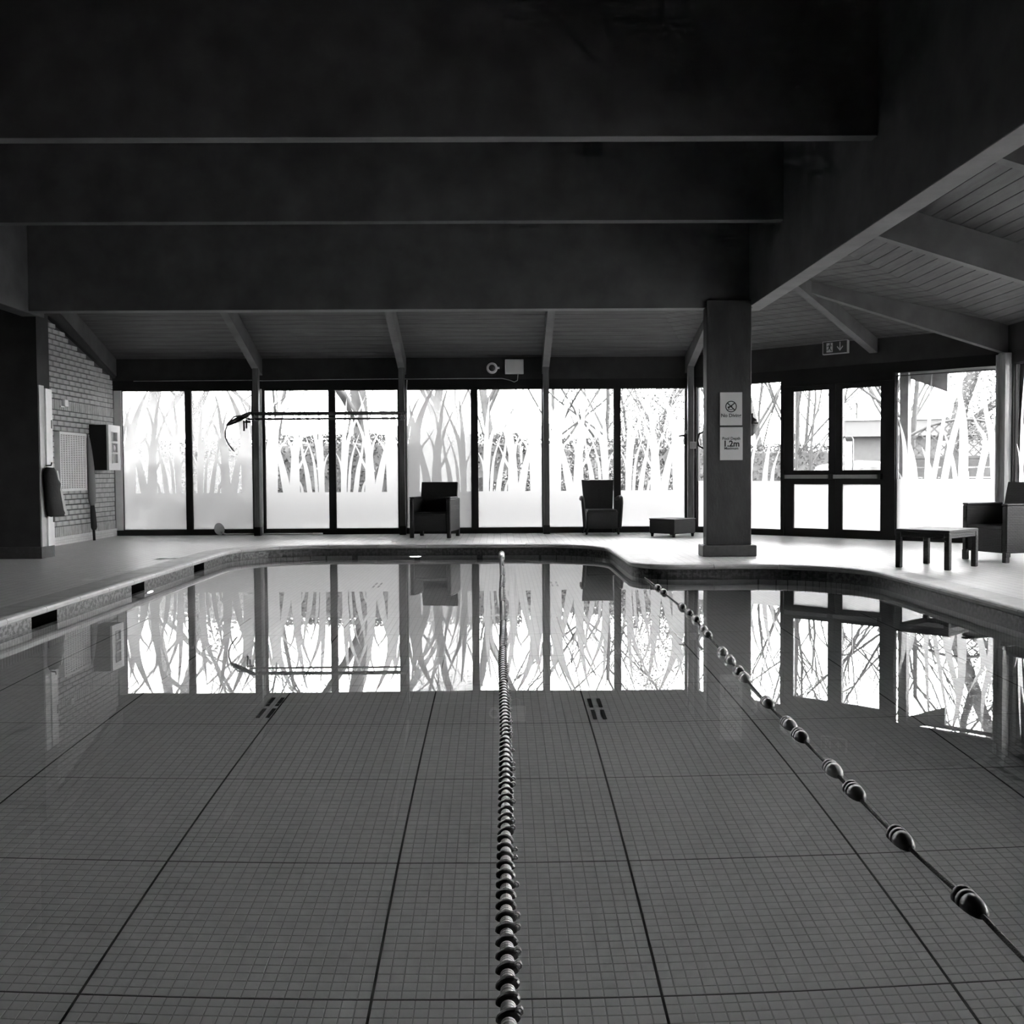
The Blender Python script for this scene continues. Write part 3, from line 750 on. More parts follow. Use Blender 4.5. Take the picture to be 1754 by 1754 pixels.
def tall_armchair(loc, rz, label):
    e = empty('rattan_armchair', loc, rz, label=label, cat='armchair', group='rattan armchairs'); M = 'rattan_fine'
    m = MB(); m.cbox(-.25, .25, -.29, .26, .09, .365, .015); m.build('seat_box', M, e)
    m = MB(); m.cbox(-.235, .235, -.295, .20, .365, .395, .012); m.build('seat', M, e)
    rings = []
    for t in (0, .25, .5, .75, 1):       # curved backrest, wider at the top, leaning back
        z = .33+.53*t; hw = .225+.035*t; y = .20+.13*t
        rings.append([(x*hw, y+.03*(1-x*x)-.0, z+(-.012*(1-x*x) if t == 1 else 0)) for x in (-1, -.5, 0, .5, 1)]+[(x*hw, y+.03*(1-x*x)+.05, z+(-.012*(1-x*x) if t == 1 else 0)) for x in (1, .5, 0, -.5, -1)])
    m = MB(); m.loft(rings); m.build('backrest', M, e)
    for s in (-1, 1):
        P = [(s*.275, -.27, .10), (s*.29, -.275, .30), (s*.305, -.27, .50), (s*.308, -.22, .575), (s*.308, -.12, .59), (s*.30, .05, .58), (s*.285, .22, .55)]
        m = MB(); m.tube(P, .028, 8); m.build('armrest', M, e)
        for y in (-.27, .24):
            m = MB(); m.tube([(s*.235, y, .10), (s*.255, y*1.03, 0)], [.022, .016], 8); m.build('leg', M, e)
    return e
tall_armchair((1.595, 17.42-.0, 0), math.radians(2), 'tall-backed black rattan armchair with curved arms by the windows')
def low_table(loc, rz, w, d, h, label, name, cat, leg=.055, apron=.05):
    e = empty(name, loc, rz, label=label, cat=cat)
    m = MB(); m.cbox(-w/2, w/2, -d/2, d/2, h-.03, h, .006); m.build('table_top', 'rattan_fine', e)
    for s in (-1, 1):
        m = MB(); m.cbox(-w/2+leg, w/2-leg, s*(d/2-.02)-.014, s*(d/2-.02)+.014, h-.03-apron, h-.03, .003); m.build('apron', 'rattan', e)
        m = MB(); m.cbox(s*(w/2-.02)-.014, s*(w/2-.02)+.014, -d/2+leg, d/2-leg, h-.03-apron, h-.03, .003); m.build('apron', 'rattan', e)
        for q in (-1, 1):
            cx, cy = s*(w/2-leg/2), q*(d/2-leg/2); m = MB(); m.cbox(cx-leg/2, cx+leg/2, cy-leg/2, cy+leg/2, 0, h-.03, .006); m.build('leg', 'rattan', e)
    return e
low_table((4.43, 11.02, 0), math.radians(43), .66, .56, .39, 'square rattan coffee table in front of the right armchair', 'coffee_table', 'table')
st = empty('rattan_stool', (2.62, 16.6, 0), math.radians(40), label='low square rattan footstool left of the stone column', cat='stool')
m = MB(); m.cbox(-.25, .25, -.25, .25, .05, .255, .012); m.build('stool_body', 'rattan', st)
m = MB(); m.cbox(-.255, .255, -.255, .255, .255, .275, .008); m.build('stool_top', 'rattan_fine', st)
for sx in (-1, 1):
    for sy in (-1, 1):
        m = MB(); m.lathe([(0, .018), (.05, .026)], (sx*.215, sy*.215, 0), (0, 0, 1), 10); m.build('foot', 'rattan', st)

# ------------------------------------------------------------------ lane ropes
lr = empty('lane_rope', (.012, 0, WATER), label='lane rope of packed ribbed discs down the middle of the pool', cat='lane rope')
m = MB(); m.tube([(0, 1.7, .004), (0, 14.9, .004)], .005, 6); m.build('cable', 'rope_dark', lr)
PITCH = .0715
def spool(lug):
    m = MB(); m.smooth = False
    r = .0165
    prof = [(.0, r*.8), (.004, r), (.010, r), (.011, r*.86), (.013, r*.86), (.014, r), (.022, r), (.023, r*.86), (.025, r*.86), (.026, r), (.034, r), (.036, r*.8),
            (.040, .0255), (.044, .0275), (.054, .0275), (.060, .0245), (.066, .012), (.0705, .010)]
    mats = ['float_core']*11+['float_dark']*6
    m.lathe(prof, (0, 0, 0), (0, -1, 0), 16, mats)
    m.v = [(x, y, z*.66 if y < -.0365 else z) for x, y, z in m.v]
    m.mat('float_grey')
    for k in range(8 if lug else 0):         # little open ring lug on the flange
        a, b = 2*PI*k/8, 2*PI*(k+1)/8; c = Vector((.0265, -.05, .006))
        m.hexa([c+Vector((math.cos(t)*q, y, math.sin(t)*q)) for y in (-.006, .006) for t, q in ((a, .006), (b, .006), (b, .009), (a, .009))])
    return m.mesh('disc_float')
sp = [spool(True), spool(False)]; Y = 14.1; k = 0
while Y > 1.85:
    o = link('disc_float', sp[(k*7//5) % 2], lr, loc=(math.sin(Y*1.7)*.004, Y, .002)); o.rotation_euler = (0, (k*47 % 50-25)*PI/180, 0); Y -= PITCH; k += 1
m = MB(); m.smooth = True; m.lathe([(0, .02), (.03, .035), (.06, .04), (.5, .04), (.55, .03)], (0, 14.72, .004), (0, -1, 0), 14); m.build('end_float', 'plastic_white', lr, label='white end float')
m = MB(); m.lathe([(0, .022), (.012, .042), (.05, .042), (.06, .03)], (0, 14.80, .012), (0, -1, 0), 14); m.build('end_collar', 'float_core', lr)
# second rope with bullet floats
R2P = [(1.51, 11.40), (1.50, 10.4), (1.495, 9.9), (1.478, 8.7), (1.455, 8.07), (1.40, 7.4), (1.345, 6.5), (1.30, 5.8), (1.262, 5.1), (1.245, 4.6), (1.22, 4.0), (1.205, 3.6), (1.19, 3.2), (1.188, 2.72), (1.178, 2.42), (1.16, 1.9)]
rope2 = empty('float_rope', (0, 0, WATER), label='slack lane rope with spaced bullet floats on the right', cat='lane rope')
m = MB(); m.tube([(x, y, .006+.004*math.sin(i*2.1)) for i, (x, y) in enumerate(R2P)], .0065, 8); m.build('cord', 'rope_dark', rope2)
def r2(y):
    for (xa, ya), (xb, yb) in zip(R2P, R2P[1:]):
        if yb <= y <= ya:
            t = (ya-y)/(ya-yb); return xa+(xb-xa)*t, Vector((xb-xa, yb-ya, 0)).normalized()
def bullet(kind):
    m = MB(); m.smooth = True; r = .03
    prof = [(0, .02), (.004, r*.93), (.008, r), (.028, r), (.030, r*.93), (.033, r*.93), (.035, r), (.055, r), (.057, r*.93), (.060, r*.93), (.062, r*.99), (.085, r*.95), (.11, r*.82), (.128, r*.62), (.138, r*.36)]
    a, b = {'dark': ('float_dark', 'float_dark'), 'grey': ('float_grey', 'float_grey'), 'mixed': ('float_grey', 'float_dark')}[kind]
    mats = [a]*10+[b]*4
    m.lathe(prof, (0, 0, 0), (0, -1, 0), 18, mats); return m.mesh('bullet_float')
BU = {k: bullet(k) for k in ('dark', 'grey', 'mixed')}
for y, kd in ((10.42, 'mixed'), (10.02, 'mixed'), (8.93, 'dark'), (8.52, 'dark'), (8.15, 'mixed'), (7.62, 'grey'), (7.38, 'mixed'), (6.66, 'grey'), (6.36, 'grey'), (6.02, 'mixed'), (5.82, 'grey'), (5.19, 'mixed'), (4.75, 'grey'), (4.54, 'dark'), (4.03, 'grey'), (3.75, 'dark'), (3.27, 'dark'), (2.785, 'dark')):
    x, d = r2(y); o = link('bullet_float', BU[kd], rope2, loc=(x, y, .008)); o.rotation_euler = (0, 0, math.atan2(d.x, -d.y))

# ------------------------------------------------------------------ things along the far windows
# rescue poles on the posts
e = empty('leaf_net', (-4.1, 17.40, 1.93), label='long-handled oval leaf net hung across the window posts', cat='pool net')
m = MB(); m.tube([(.16, 0, .012), (1.2, 0, .010), (2.62, 0, .012)], .029, 10); m.build('pole', 'pole_grey', e)
ring = [(-.03+.215*math.cos(t)*math.cos(.42)-.085*math.sin(t)*math.sin(.42)*-1, .05*math.sin(t), -.065+.215*math.cos(t)*math.sin(.42)+.06*math.sin(t)) for t in [2*PI*k/24 for k in range(25)]]
m = MB(); m.tube(ring, .011, 6); m.build('hoop', 'dark_plastic', e)
m = MB(); c0 = Vector((-.03, .02, -.10))
for k in range(24): m.poly([ring[k], ring[k+1], tuple((Vector(ring[k+1])+c0)/2), tuple((Vector(ring[k])+c0)/2)]); m.poly([tuple((Vector(ring[k])+c0)/2), tuple((Vector(ring[k+1])+c0)/2), tuple(c0)])
m.build('net', 'net_mesh', e)
m = MB(); m.box(.03, .055, -.012, .012, -.26, -.09); m.box(.072, .092, -.012, .012, -.22, -.08); m.box(.06, .15, -.012, .012, -.13, -.10); m.build('clamp', 'dark_plastic', e)
e = empty('rescue_hook', (-4.1, 17.43, 1.86), label='slim rescue pole with a curved hook below the leaf net', cat='rescue hook')
m = MB(); m.tube([(.10, 0, -.0), (1.3, 0, -.002), (2.6, 0, .0)], .017, 8); m.build('pole', 'pole_grey', e)
m = MB(); m.tube([(.10, 0, 0), (.0, 0, .06), (-.12, 0, .04), (-.215, 0, -.06), (-.262, 0, -.18), (-.262, 0, -.28), (-.225, 0, -.38), (-.16, 0, -.47), (-.12, 0, -.51)], .012, 8); m.build('hook', 'mid_grey', e)
for x in (POSTX[0], POSTX[1]):
    e = empty('pole_bracket', (x, 17.455, 1.83), label='bracket holding the poles on the %s timber post' % ('left' if x < -3 else 'second'), cat='bracket')
    xbox(-.03, .03, -.01, .006, 0, .15, 'bracket_plate', 'mid_grey', e)
    m = MB(); m.tube([(0, -.005, .012), (0, -.085, .012), (0, -.09, .03)], .006, 6); m.tube([(0, -.005, .075), (0, -.085, .075), (0, -.09, .1)], .006, 6); m.build('bracket_hook', 'mid_grey', e)
e = empty('pool_brush', (-4.52, 17.6, 0), label='round-headed cleaning pole lying on the deck along the window foot', cat='pool brush')
m = MB(); m.smooth = True; m.lathe([(0, .03), (.02, .075), (.035, .095), (.045, .1), (.04, .085), (.03, .04)], (-.03, -.0, .098), (.75, -.62, .22), 20); m.build('brush_head', 'mid_grey', e)
m = MB(); m.tube([(.0, 0, .06), (.10, 0, .022), (1.66, -.02, .02)], .014, 8); m.build('handle', 'alu_grey', e)
m = MB(); m.tube([(1.50, -.02, .02), (1.66, -.02, .02)], .017, 8); m.build('grip', 'plastic_white', e)
# round fitting, box and cables on the header
e = empty('round_speaker', (-.12, YB-.06, 2.675), label='small round white-rimmed fitting on the header above the windows', cat='speaker')
m = MB(); m.smooth = True; m.lathe([(0, .09), (.03, .09), (.05, .083), (.05, .062)], (0, 0, 0), (0, -1, 0), 24); m.build('rim', 'plastic_white', e)
m = MB(); m.smooth = True; m.lathe([(.035, .062), (.055, .05), (.068, .025)], (0, 0, 0), (0, -1, 0), 20); m.build('dome', 'dark_plastic', e)
m = MB(); m.box(.085, .12, -.03, 0, -.012, .018); m.build('side_tab', 'plastic_white', e)
e = empty('junction_box', (.24, YB-.06, 2.575), label='pale rectangular box on the header above the windows', cat='box')
m = MB(); m.cbox(-.15, .15, -.07, 0, 0, .235, .008); m.build('box_body', 'plastic_white', e)
m = MB(); m.cbox(-.144, .144, -.078, -.07, .006, .229, .003); m.build('box_lid', 'plastic_white', e)
m = MB(); m.tube([(-5.9, 17.725, 2.495), (-4.0, 17.725, 2.50), (-3.83, 17.725, 2.49), (-2.6, 17.725, 2.505), (-1.62, 17.725, 2.51), (-1.45, 17.725, 2.505), (-.6, 17.725, 2.51), (.04, 17.725, 2.508), (.16, 17.725, 2.48), (.24, 17.725, 2.45), (.29, 17.725, 2.475), (.30, 17.725, 2.58)], .006, 6)
m.build('wall_cable', 'light_grey', label='thin pale cable running along the header to the pale box', cat='cable')
m = MB(); m.tube([(-1.495, 17.72, 2.49), (-1.505, 17.70, 2.3), (-1.505, 17.70, .1)], .011, 6)
m.build('drop_cable', 'white_paint', label='white conduit dropping down the mullion behind the second post', cat='cable')
m = MB(); m.cbox(-3.895, -3.845, 17.735, 17.752, .02, 2.36, .003); m.build('pale_strip', 'white_paint', label='white strip standing in for the light gap behind the first post', cat='strip')  # white paint imitates the bright gap between post and mullion
# lock and little plate on the corner post, sliding door pull
e = empty('window_latch', (3.0, 17.60, 1.42), label='dark lever latch at the edge of the far right window', cat='latch')
m = MB(); m.cbox(-.03, .03, -.02, .02, 0, .17, .006); m.build('latch_body', 'dark_plastic', e)
m = MB(); m.tube([(0, -.01, .14), (-.06, -.03, .145), (-.12, -.035, .135)], [.02, .014, .01], 8); m.build('lever', 'dark_plastic', e)
m = MB(); m.tube([(-.0, 0, .17), (.01, 0, .21), (.02, 0, .24)], [.022, .016, .008], 8); m.build('spindle', 'steel', e)
e = empty('small_notice', (3.085, 17.448, 1.35), label='tiny framed notice on the corner post', cat='sign')
m = MB(); m.cbox(-.05, .05, 0, .008, 0, .11, .002); m.build('notice_frame', 'light_grey', e); xbox(-.042, .042, -.002, .001, .008, .102, 'notice_face', 'mid_grey', e)
e = empty('pull_handle', chp(.30, .055, 1.36), -PI/4, label='black D-shaped pull handle left of the stone column', cat='handle')
m = MB(); m.tube([(.05, .0, 0), (.02, -.03, 0), (-.04, -.055, .04), (-.06, -.06, .13), (-.04, -.055, .22), (.02, -.03, .26), (.05, 0, .26)], .017, 8); m.tube([(.03, -.01, .02), (.03, -.02, .13), (.03, -.01, .24)], .013, 8); m.build('handle_grip', 'dark_plastic', e)
e = empty('soap_dispenser', (2.90, 12.68, 1.39), label='dark dispenser with greyish tank on the right side of the column', cat='dispenser')
m = MB(); m.smooth = True; m.loft([[(0, -.05, 0), (.03, -.05, 0), (.03, .05, 0), (0, .05, 0)], [(0, -.055, .06), (.078, -.055, .06), (.078, .055, .06), (0, .055, .06)], [(0, -.055, .14), (.092, -.055, .14), (.092, .055, .14), (0, .055, .14)]]); m.build('tank', 'mid_grey', e)
m = MB(); m.smooth = True; m.loft([[(0, -.055, .14), (.094, -.055, .14), (.094, .055, .14), (0, .055, .14)], [(0, -.055, .19), (.07, -.055, .19), (.07, .055, .19), (0, .055, .19)], [(0, -.03, .22), (.035, -.03, .22), (.035, .03, .22), (0, .03, .22)], [(0, -.03, .26), (.035, -.03, .265), (.035, .03, .265), (0, .03, .26)]]); m.build('lid', 'dark_plastic', e)

# ------------------------------------------------------------------ things on the brick wall
X = XL+.015
e = empty('wall_vent', (X, 15.84, .76), label='white perforated vent panel on the brick wall', cat='vent')
w_, h_ = .98, .84
m = MB()
for a in ((-.49, -.455, 0, h_), (.455, .49, 0, h_), (-.455, .455, 0, .035), (-.455, .455, h_-.035, h_)): m.box(0, .085, a[0], a[1], a[2], a[3])
m.build('vent_frame', 'white_paint', e)
xbox(.0, .02, -.45, .45, .03, h_-.03, 'vent_back', 'frame_black', e)
m = MB(); nc, nr = 10, 30; cw, ch = .91/nc, (h_-.07)/nr
for c in range(nc+1):
    y = -.455+c*cw; m.box(.066, .076, y-.015, y+.015, .035, h_-.035)
for r in range(nr+1):
    z = .035+r*ch
    for c in range(nc): m.box(.067, .075, -.455+c*cw+.015, -.455+(c+1)*cw-.015, max(.035, z-.0068), min(h_-.035, z+.0068))
m.build('vent_grille', 'white_paint', e)
e = empty('dispenser_cabinet', (X, 16.65, 1.06), label='wall cabinet with white front of three framed windows by the far corner', cat='cabinet')
xbox(0, .27, 0, .51, 0, .69, 'cabinet_body', 'frame_black', e)
m = MB()
for a in ((0, .51, 0, .11), (0, .51, .58, .69), (0, .15, .11, .58), (.36, .51, .11, .58), (.15, .36, .245, .275), (.15, .36, .415, .445)): m.box(.268, .30, *a)
m.build('cabinet_front', 'plastic_white', e)
for z in (.11, .275, .445):
    xbox(.268, .275, .15, .36, z, z+.135, 'display_pane', 'mid_grey' if z > .2 else 'light_grey', e)
    m = MB()
    for a in ((.14, .37, z-.008, z), (.14, .37, z+.135, z+.143), (.14, .15, z, z+.135), (.36, .37, z, z+.135)): m.box(.3, .31, *a)
    m.build('display_frame', 'white_paint', e)
m = MB(); m.smooth = True; m.lathe([(0, .045), (.02, .045), (.028, .03)], (.276, .255, .34), (1, 0, 0), 14); m.build('dial', 'plastic_white', e)
e = empty('closed_parasol', (X+.10, 16.53, 0), label='closed dark parasol leaning on the brick wall below the cabinet', cat='parasol')
def oval(z, w, d, dx=0): return [(dx+d*math.cos(t), w*math.sin(t), z) for t in [2*PI*k/12 for k in range(12)]]
m = MB(); m.smooth = True; m.loft([oval(.52, .03, .03, -.02), oval(.60, .07, .05, -.02), oval(.85, .085, .055, -.025), oval(1.1, .08, .05, -.035), oval(1.35, .055, .04, -.05), oval(1.52, .025, .025, -.06), oval(1.60, .008, .008, -.065)]); m.build('canopy', 'cloth_grey', e)
m = MB(); m.tube([(.0, 0, 0), (-.01, 0, .3), (-.02, 0, .56)], .022, 8); m.build('pole', 'dark_plastic', e)
m = MB(); m.smooth = True; m.loft([oval(.16, .03, .03), oval(.2, .05, .045), oval(.42, .045, .04, -.012), oval(.55, .032, .03, -.02)]); m.build('sleeve', 'cloth_dark', e)
e = empty('wall_box', (X, 15.66, 1.965), label='small white sensor box high on the brick wall', cat='sensor'); m = MB(); m.cbox(0, .05, 0, .12, 0, .10, .008); m.build('sensor_case', 'plastic_white', e); xbox(.0, .03, -.1, .02, -.012, .004, 'sensor_wire', 'white_paint', e)
e = empty('hanging_robe', (-5.40, 13.02, .50), label='dark robe with pale edge hanging on the white jamb', cat='robe')
def orr(z, x0, x1, y0, y1):
    x1 += .012*math.sin(z*23); y0 += .012*math.sin(z*31)
    return [(x0, y0, z), ((x0+x1)/2, y0-.02, z-.01), (x1, y0+.01, z), (x1+.015, (y0+y1)/2, z), (x1, y1, z+.005), ((x0+x1)/2, y1+.02, z), (x0, y1, z), (x0-.01, (y0+y1)/2, z+.01)]
m = MB(); m.smooth = True; m.loft([orr(.0, .0, .11, .04, .30), orr(.02, -.005, .115, .02, .31), orr(.2, .0, .11, -.02, .26), orr(.38, .0, .10, -.04, .2), orr(.52, .0, .09, -.04, .15), orr(.575, .01, .06, -.01, .10)]); m.build('robe_cloth', 'cloth_dark', e)
m = MB(); m.hexa([(.10, .28, .0), (.125, .25, .0), (.13, .33, .0), (.105, .33, .0), (.075, .1, .54), (.1, .1, .54), (.1, .135, .54), (.075, .135, .54)]); m.build('robe_edge', 'light_grey', e)
m = MB(); m.tube([(-.01, .06, .60), (.05, .06, .605), (.06, .06, .64)], .01, 6); m.build('hook', 'dark_plastic', e)
# pale marker tiles let into the deck beside the left coping
for x, y, lb in ((-3.80, 10.28, 'pale marker tile in the deck beside the middle skimmer'), (-3.82, 11.27, 'pale marker tile in the deck just past the middle skimmer'), (-3.90, 12.8, 'pale marker tile in the deck beside the farthest skimmer'), (-3.80, 7.62, 'pale marker tile in the deck at the left edge of the picture')):
    e = empty('marker_tile', (x, y, 0), math.radians(1), label=lb, cat='marker tile', group='deck markers')
    for s_ in (-1, 1):
        m = MB(); m.cbox(s_*.07-.062, s_*.07+.062, -.085, .085, .0003, .0012, .0003); m.build('tile_half', 'matt_white', e)

# ------------------------------------------------------------------ outside
m = MB(); m.poly([(-90, 18.25, -.16), (90, 18.25, -.16), (90, 130, -.16), (-90, 130, -.16)]); m.poly([(7.25, -40, -.16), (90, -40, -.16), (90, 18.25, -.16), (7.25, 18.25, -.16)])
m.poly([(3.45, 18.25, -.16), (7.25, 14.45, -.16), (7.25, 18.25, -.16)])
m.build('ground', 'lawn', kind='structure', label='lawn outside the windows')
def tree_mesh(seed, h, r, spread=.5, levels=4):
    rg = random.Random(seed); m = MB()
    def grow(p, d, L, r, lv):
        k = 4; pts = [p]; rs = [r]
        for i in range(k):
            d = (d+Vector((rg.uniform(-1, 1), rg.uniform(-1, 1), rg.uniform(-.5, .9)))*.16).normalized()
            p = p+d*L/k; pts.append(p); rs.append(r*(1-.5*(i+1)/k))
        m.tube(pts, rs, 5 if lv > 1 else 3, cap=False)
        if lv <= 0: return
        nb = rg.randint(3, 5) if lv < levels else rg.randint(5, 7)
        for b in range(nb):
            t = rg.uniform(.35, 1.0); i = min(k-1, int(t*k)); q = pts[i].lerp(pts[i+1], t*k-i)
            a = rg.uniform(0, 2*PI); side = Vector((math.cos(a), math.sin(a), rg.uniform(.1, .7)))
            grow(q, (d*(1-spread)+side*spread).normalized(), L*rg.uniform(.5, .75), rs[i]*rg.uniform(.4, .62), lv-1)
    grow(Vector((0, 0, -.2)), Vector((0, 0, 1)), h*.55, r, levels)
    return m
TM = [tree_mesh(s, h, r, sp).mesh('branches', 'bark_pale') for s, h, r, sp in ((1, 9, .13, .55), (2, 8, .07, .5), (7, 10, .2, .6), (11, 7, .045, .5), (15, 8, .09, .62))]
TL = ['tall bare tree', 'slender bare tree', 'thick-trunked bare tree', 'thin bare sapling', 'spreading bare tree']
spots = [(-6.6, 25, 0), (-4.9, 24, 4), (-2.9, 23.0, 2), (-1.9, 24.4, 0), (-.9, 27, 1), (.1, 23.6, 0), (1.2, 26, 4), (2.6, 25.5, 4), (3.6, 28, 1), (5.4, 27, 3), (6.6, 29, 1), (7.0, 29.5, 3), (8.6, 34.5, 0), (10.2, 37, 1), (11.6, 38, 3), (12.6, 38.5, 1), (8.6, 21, 2), (14.5, 38, 0), (-8.6, 27, 2), (0.2, 34, 1), (-5.5, 36, 1), (4.8, 36, 0), (9.6, 25, 4), (6.0, 33, 4), (7.15, 26, 1), (7.55, 26.6, 3), (8.5, 29.5, 1), (13.2, 38.5, 0)]
PN = [(208, 325, 'the window beside the brick wall'), (325, 440, 'the window left of the first timber post'), (440, 570, 'the window right of the first timber post'), (570, 690, 'the window left of the second timber post'), (690, 813, 'the window behind the square armchair'), (813, 935, 'the window left of the third timber post'), (935, 1057, 'the window behind the tall-backed armchair'), (1057, 1190, 'the window behind the low stool'), (1190, 1345, 'the narrow pane beside the stone column'), (1345, 1433, 'the left door leaf'), (1433, 1530, 'the right door leaf'), (1530, 1754, 'the wide window right of the door')]
rng = random.Random(9)
seen = {}
for (x, y, k) in sorted(spots, key=lambda q: q[1]):
    px = 857+x/y*F_PX; where = [t for a, b, t in PN if a <= px < b] or ['the window beside the brick wall']
    lab = '%s seen through %s' % (TL[k], where[0]); seen[lab] = seen.get(lab, 0)+1
    if seen[lab] > 1: lab = ('farther ' if seen[lab] == 2 else 'farthest ')+lab
    e = empty('bare_tree', (x, y, -.16), rng.uniform(0, 6.3), label=lab, cat='tree', group='bare trees outside')
    s = rng.uniform(.85, 1.15); e.scale = (s, s, s); link('branches', TM[k], e)
def shrub(loc, rx, rz_, n, label, seed, ls=.06, mat='leaf'):
    rg = random.Random(seed); e = empty('shrub', loc, label=label, cat='shrub', group=None)
    m = MB()
    for k in range(n):
        a = rg.uniform(0, 2*PI); u = rg.uniform(-.2, 1); rad = rg.uniform(.55, 1.05)
        p = Vector((math.cos(a)*math.sqrt(max(0, 1-u*u))*rx*rad, math.sin(a)*math.sqrt(max(0, 1-u*u))*rx*.7*rad, (u*.5+.5)*rz_*rad))
        d = Vector((rg.uniform(-1, 1), rg.uniform(-1, 1), rg.uniform(-.6, 1))).normalized(); q = d.cross(Vector((rg.uniform(-1, 1), rg.uniform(-1, 1), rg.uniform(-1, 1)))).normalized(); L = ls*rg.uniform(.6, 1.4)
        m.poly([p-q*L*.25, p+d*L*.5-q*L*.3, p+d*L*1.2, p+d*L*.5+q*L*.3])
    m.build('foliage', mat, e, kind='stuff')
    m = MB()
    for k in range(6):
        a = 2*PI*k/6; m.tube([(0, 0, 0), (math.cos(a)*rx*.3, math.sin(a)*rx*.2, rz_*.45), (math.cos(a+.3)*rx*.55, math.sin(a+.3)*rx*.35, rz_*.8)], [.03, .02, .008], 5)
    m.build('stems', 'bark', e)
shrub((1.9, 20.6, -.16), .9, 1.75, 2600, 'dense dark shrub outside behind the tall-backed armchair', 1)
shrub((2.9, 21.0, -.16), .8, 1.3, 1800, 'leafy shrub outside behind the low stool', 2)
shrub((.4, 20.7, -.16), .6, 1.25, 1800, 'round shrub outside left of the third post', 3)
shrub((-5.2, 19.6, -.16), .55, 2.0, 1500, 'tall leafy shrub outside the fogged window by the brick wall', 4, .08)
shrub((-4.55, 19.9, -.16), .5, 1.9, 1300, 'tall leafy shrub outside the fogged window by the first post', 5, .08)
shrub((9.9, 20.6, -.16), 1.35, 4.2, 9000, 'tall ivy-clad mass of leaves outside the wide window', 8, .05, 'leaf_pale')
shrub((3.35, 23.6, -.16), 1.0, 3.7, 8000, 'tall loose evergreen outside behind the low stool', 9, .05, 'leaf_pale')
def hedge(x0, x1, y, h, label, seed, n):
    rg = random.Random(seed); e = empty('hedge', ((x0+x1)/2, y, -.16), label=label, cat='hedge'); m = MB()
    m.cbox(-(x1-x0)/2, (x1-x0)/2, -.3, .3, 0, h*.94, .05); m.build('hedge_core', 'leaf', e)
    m = MB()
    for k in range(n):
        p = Vector((rg.uniform(-1, 1)*(x1-x0)/2, -.33+rg.uniform(-.06, .06), rg.uniform(0, h))) if rg.random() < .75 else Vector((rg.uniform(-1, 1)*(x1-x0)/2, rg.uniform(-.33, .33), h*rg.uniform(.93, 1.03)))
        d = Vector((rg.uniform(-1, 1), rg.uniform(-1, .2), rg.uniform(-.5, 1))).normalized(); q = d.cross(Vector((0, 1, .3))).normalized(); L = .07
        m.poly([p-q*L*.25, p+d*L*.5-q*L*.3, p+d*L*1.2, p+d*L*.5+q*L*.3])
    m.build('hedge_leaves', 'leaf', e, kind='stuff')
hedge(-9.5, -4.55, 21.9, 1.75, 'clipped hedge outside behind the two fogged windows', 1, 3500)
hedge(-4.5, .4, 21.6, 1.85, 'clipped hedge outside behind the middle windows', 4, 5000)
hedge(.45, 4.3, 22.2, 1.75, 'clipped hedge outside behind the tall-backed armchair and the stool', 3, 4000)
hedge(4.6, 8.4, 27.5, 1.75, 'clipped hedge on the lawn seen through the left door leaf', 2, 3000)
# flat-roofed garage seen through the right door leaf
e = empty('garage', (12.75, 30.05, -.16), math.radians(-18), label='low flat-roofed white building seen through the right door leaf', cat='building')
xbox(-2.9, 4.5, 0, 5, 0, 2.1, 'wall', 'garage_wall', e); xbox(-3.1, 4.7, -.25, 5.2, 2.1, 2.55, 'roof_fascia', 'render_white', e); xbox(-3.15, 4.75, -.3, 5.25, 2.55, 2.6, 'roof_cap', 'light_grey', e)
xbox(-.6, 2.0, -.03, 0, 0, 1.95, 'garage_door', 'light_grey', e)
# parked car
e = empty('car', (7.75, 24.2, -.22), math.radians(8), label='pale car parked beyond the double door', cat='car')
def carsec(x, zs, hw): return [(x, -hw, zs[0]), (x, -hw, zs[1]), (x, -hw*.8, zs[2]), (x, hw*.8, zs[2]), (x, hw, zs[1]), (x, hw, zs[0])]
m = MB(); m.smooth = False
m.loft([carsec(-1.95, (.35, .5, .6), .7), carsec(-1.8, (.22, .6, .78), .82), carsec(-.9, (.22, .75, .92), .85), carsec(.9, (.22, .78, .95), .85), carsec(1.75, (.22, .75, .9), .82), carsec(1.9, (.35, .6, .7), .75)]); m.build('body', 'car_paint', e)
m = MB(); m.loft([carsec(-1.0, (.85, .9, .93), .76), carsec(-.45, (.85, 1.2, 1.30), .68), carsec(.1, (.85, 1.28, 1.40), .66), carsec(.8, (.85, 1.26, 1.36), .66), carsec(1.5, (.85, .95, 1.0), .74)]); m.build('cabin', 'car_glass', e)
m = MB(); m.loft([carsec(-.5, (1.22, 1.27, 1.32), .66), carsec(.1, (1.3, 1.36, 1.42), .64), carsec(.85, (1.27, 1.33, 1.385), .64)]); m.build('car_roof', 'car_paint', e)
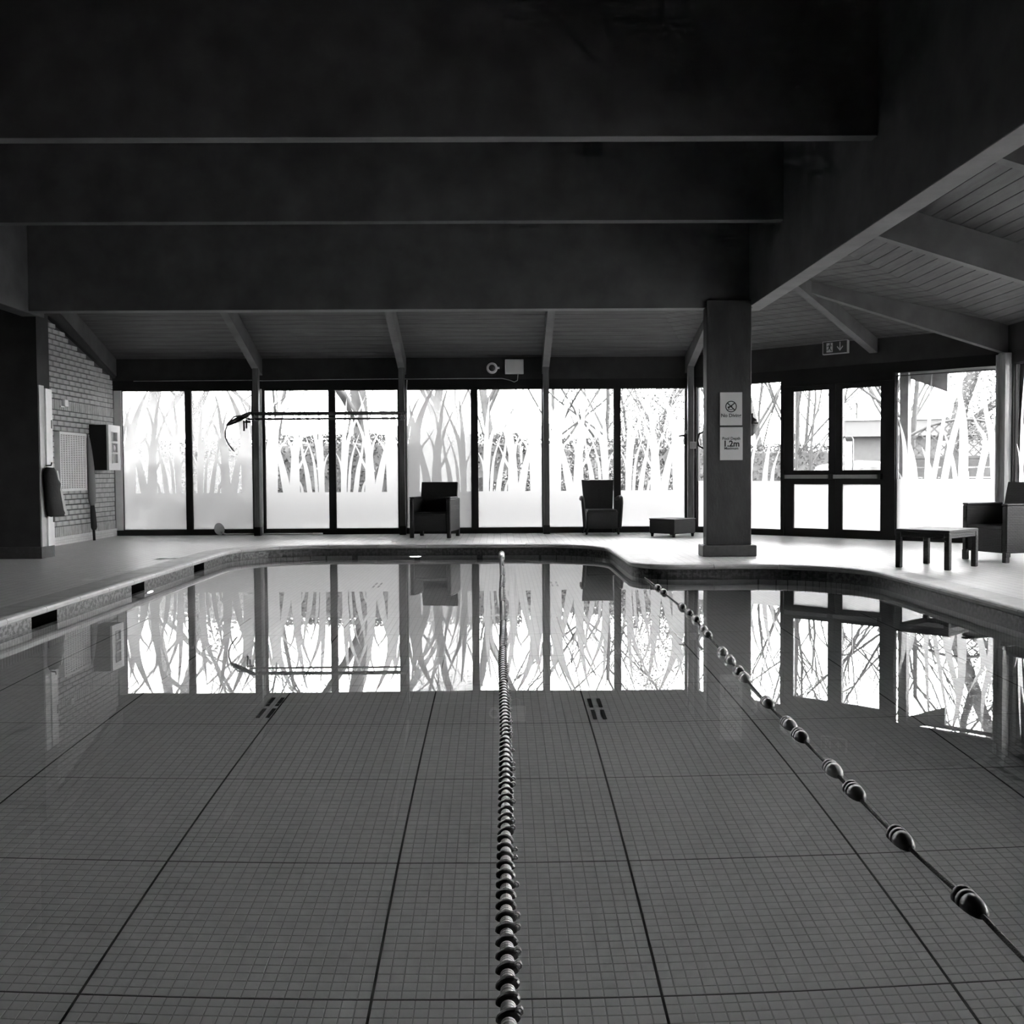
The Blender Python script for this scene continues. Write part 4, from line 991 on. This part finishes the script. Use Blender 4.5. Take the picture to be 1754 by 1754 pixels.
for s in (-1, 1):
    for x in (-1.25, 1.2):
        m = MB(); m.smooth = False; m.lathe([(0, .2), (.01, .31), (.19, .31), (.2, .2)], (x, s*.86-.1, .31), (0, 1, 0), 18); m.build('wheel', 'tyre', e)
m = MB(); m.cbox(-.72, -.62, -1.0, -.82, .92, 1.05, .02); m.build('wing_mirror', 'car_paint', e)
# trellis-topped fence outside the wide window
e = empty('trellis_fence', (7.5, 17.6, -.16), math.radians(-14), label='timber fence with arched lattice top outside the wide window', cat='fence')
for px in (-.95, .95): xbox(px-.045, px+.045, -.045, .045, 0, 1.72, 'post', 'fence_wood', e)
for k in range(8): xbox(-.9, .9, -.012, .012, .04+k*.165, .19+k*.165, 'rail_board', 'fence_wood', e)
def arch(x): return 1.66+.30*(1-(x/.9)**2)
for k in range(-12, 13):
    for s in (-1, 1):
        pts = []
        for q in range(25):
            z = 1.36+q*.026; x = k*.15+s*(z-1.36)
            if -.9 <= x <= .9 and z <= arch(x): pts.append((x, .004*s, z))
        if len(pts) > 1:
            a, b = Vector(pts[0]), Vector(pts[-1]); d = (b-a).normalized(); sd = Vector((d.z, 0, -d.x))*.011; tk = Vector((0, .004, 0))
            m = MB(); m.hexa([a-sd-tk, a+sd-tk, a+sd+tk, a-sd+tk, b-sd-tk, b+sd-tk, b+sd+tk, b-sd+tk]); m.build('lattice_strip', 'fence_wood', e)
m = MB(); m.tube([(x, 0, arch(x)) for x in [-.9+.1*k for k in range(19)]], .025, 6); m.build('arched_rail', 'fence_wood', e)
xbox(-.9, .9, -.02, .02, 1.33, 1.375, 'lattice_rail', 'fence_wood', e)
# eave bracket and outer post by the wide window
e = empty('eave_bracket', chp(tG0+.0, -.12, 0), -PI/4, label='timber eave bracket outside the top of the wide window', cat='bracket')
m = MB(); m.hexa([(.08, .1, 2.28), (.08, .16, 2.28), (.62, .16, 2.06), (.62, .1, 2.06), (.08, .1, 2.42), (.08, .16, 2.42), (.62, .16, 2.32), (.62, .1, 2.32)]); m.build('bracket_arm', 'eave_wood', e)
xbox(-.0, 1.3, .08, .12, 2.31, 2.36, 'gutter_board', 'eave_wood', e)
xbox(-.02, .10, .02, .12, 0.0, 2.5, 'outer_post', 'eave_wood', e)
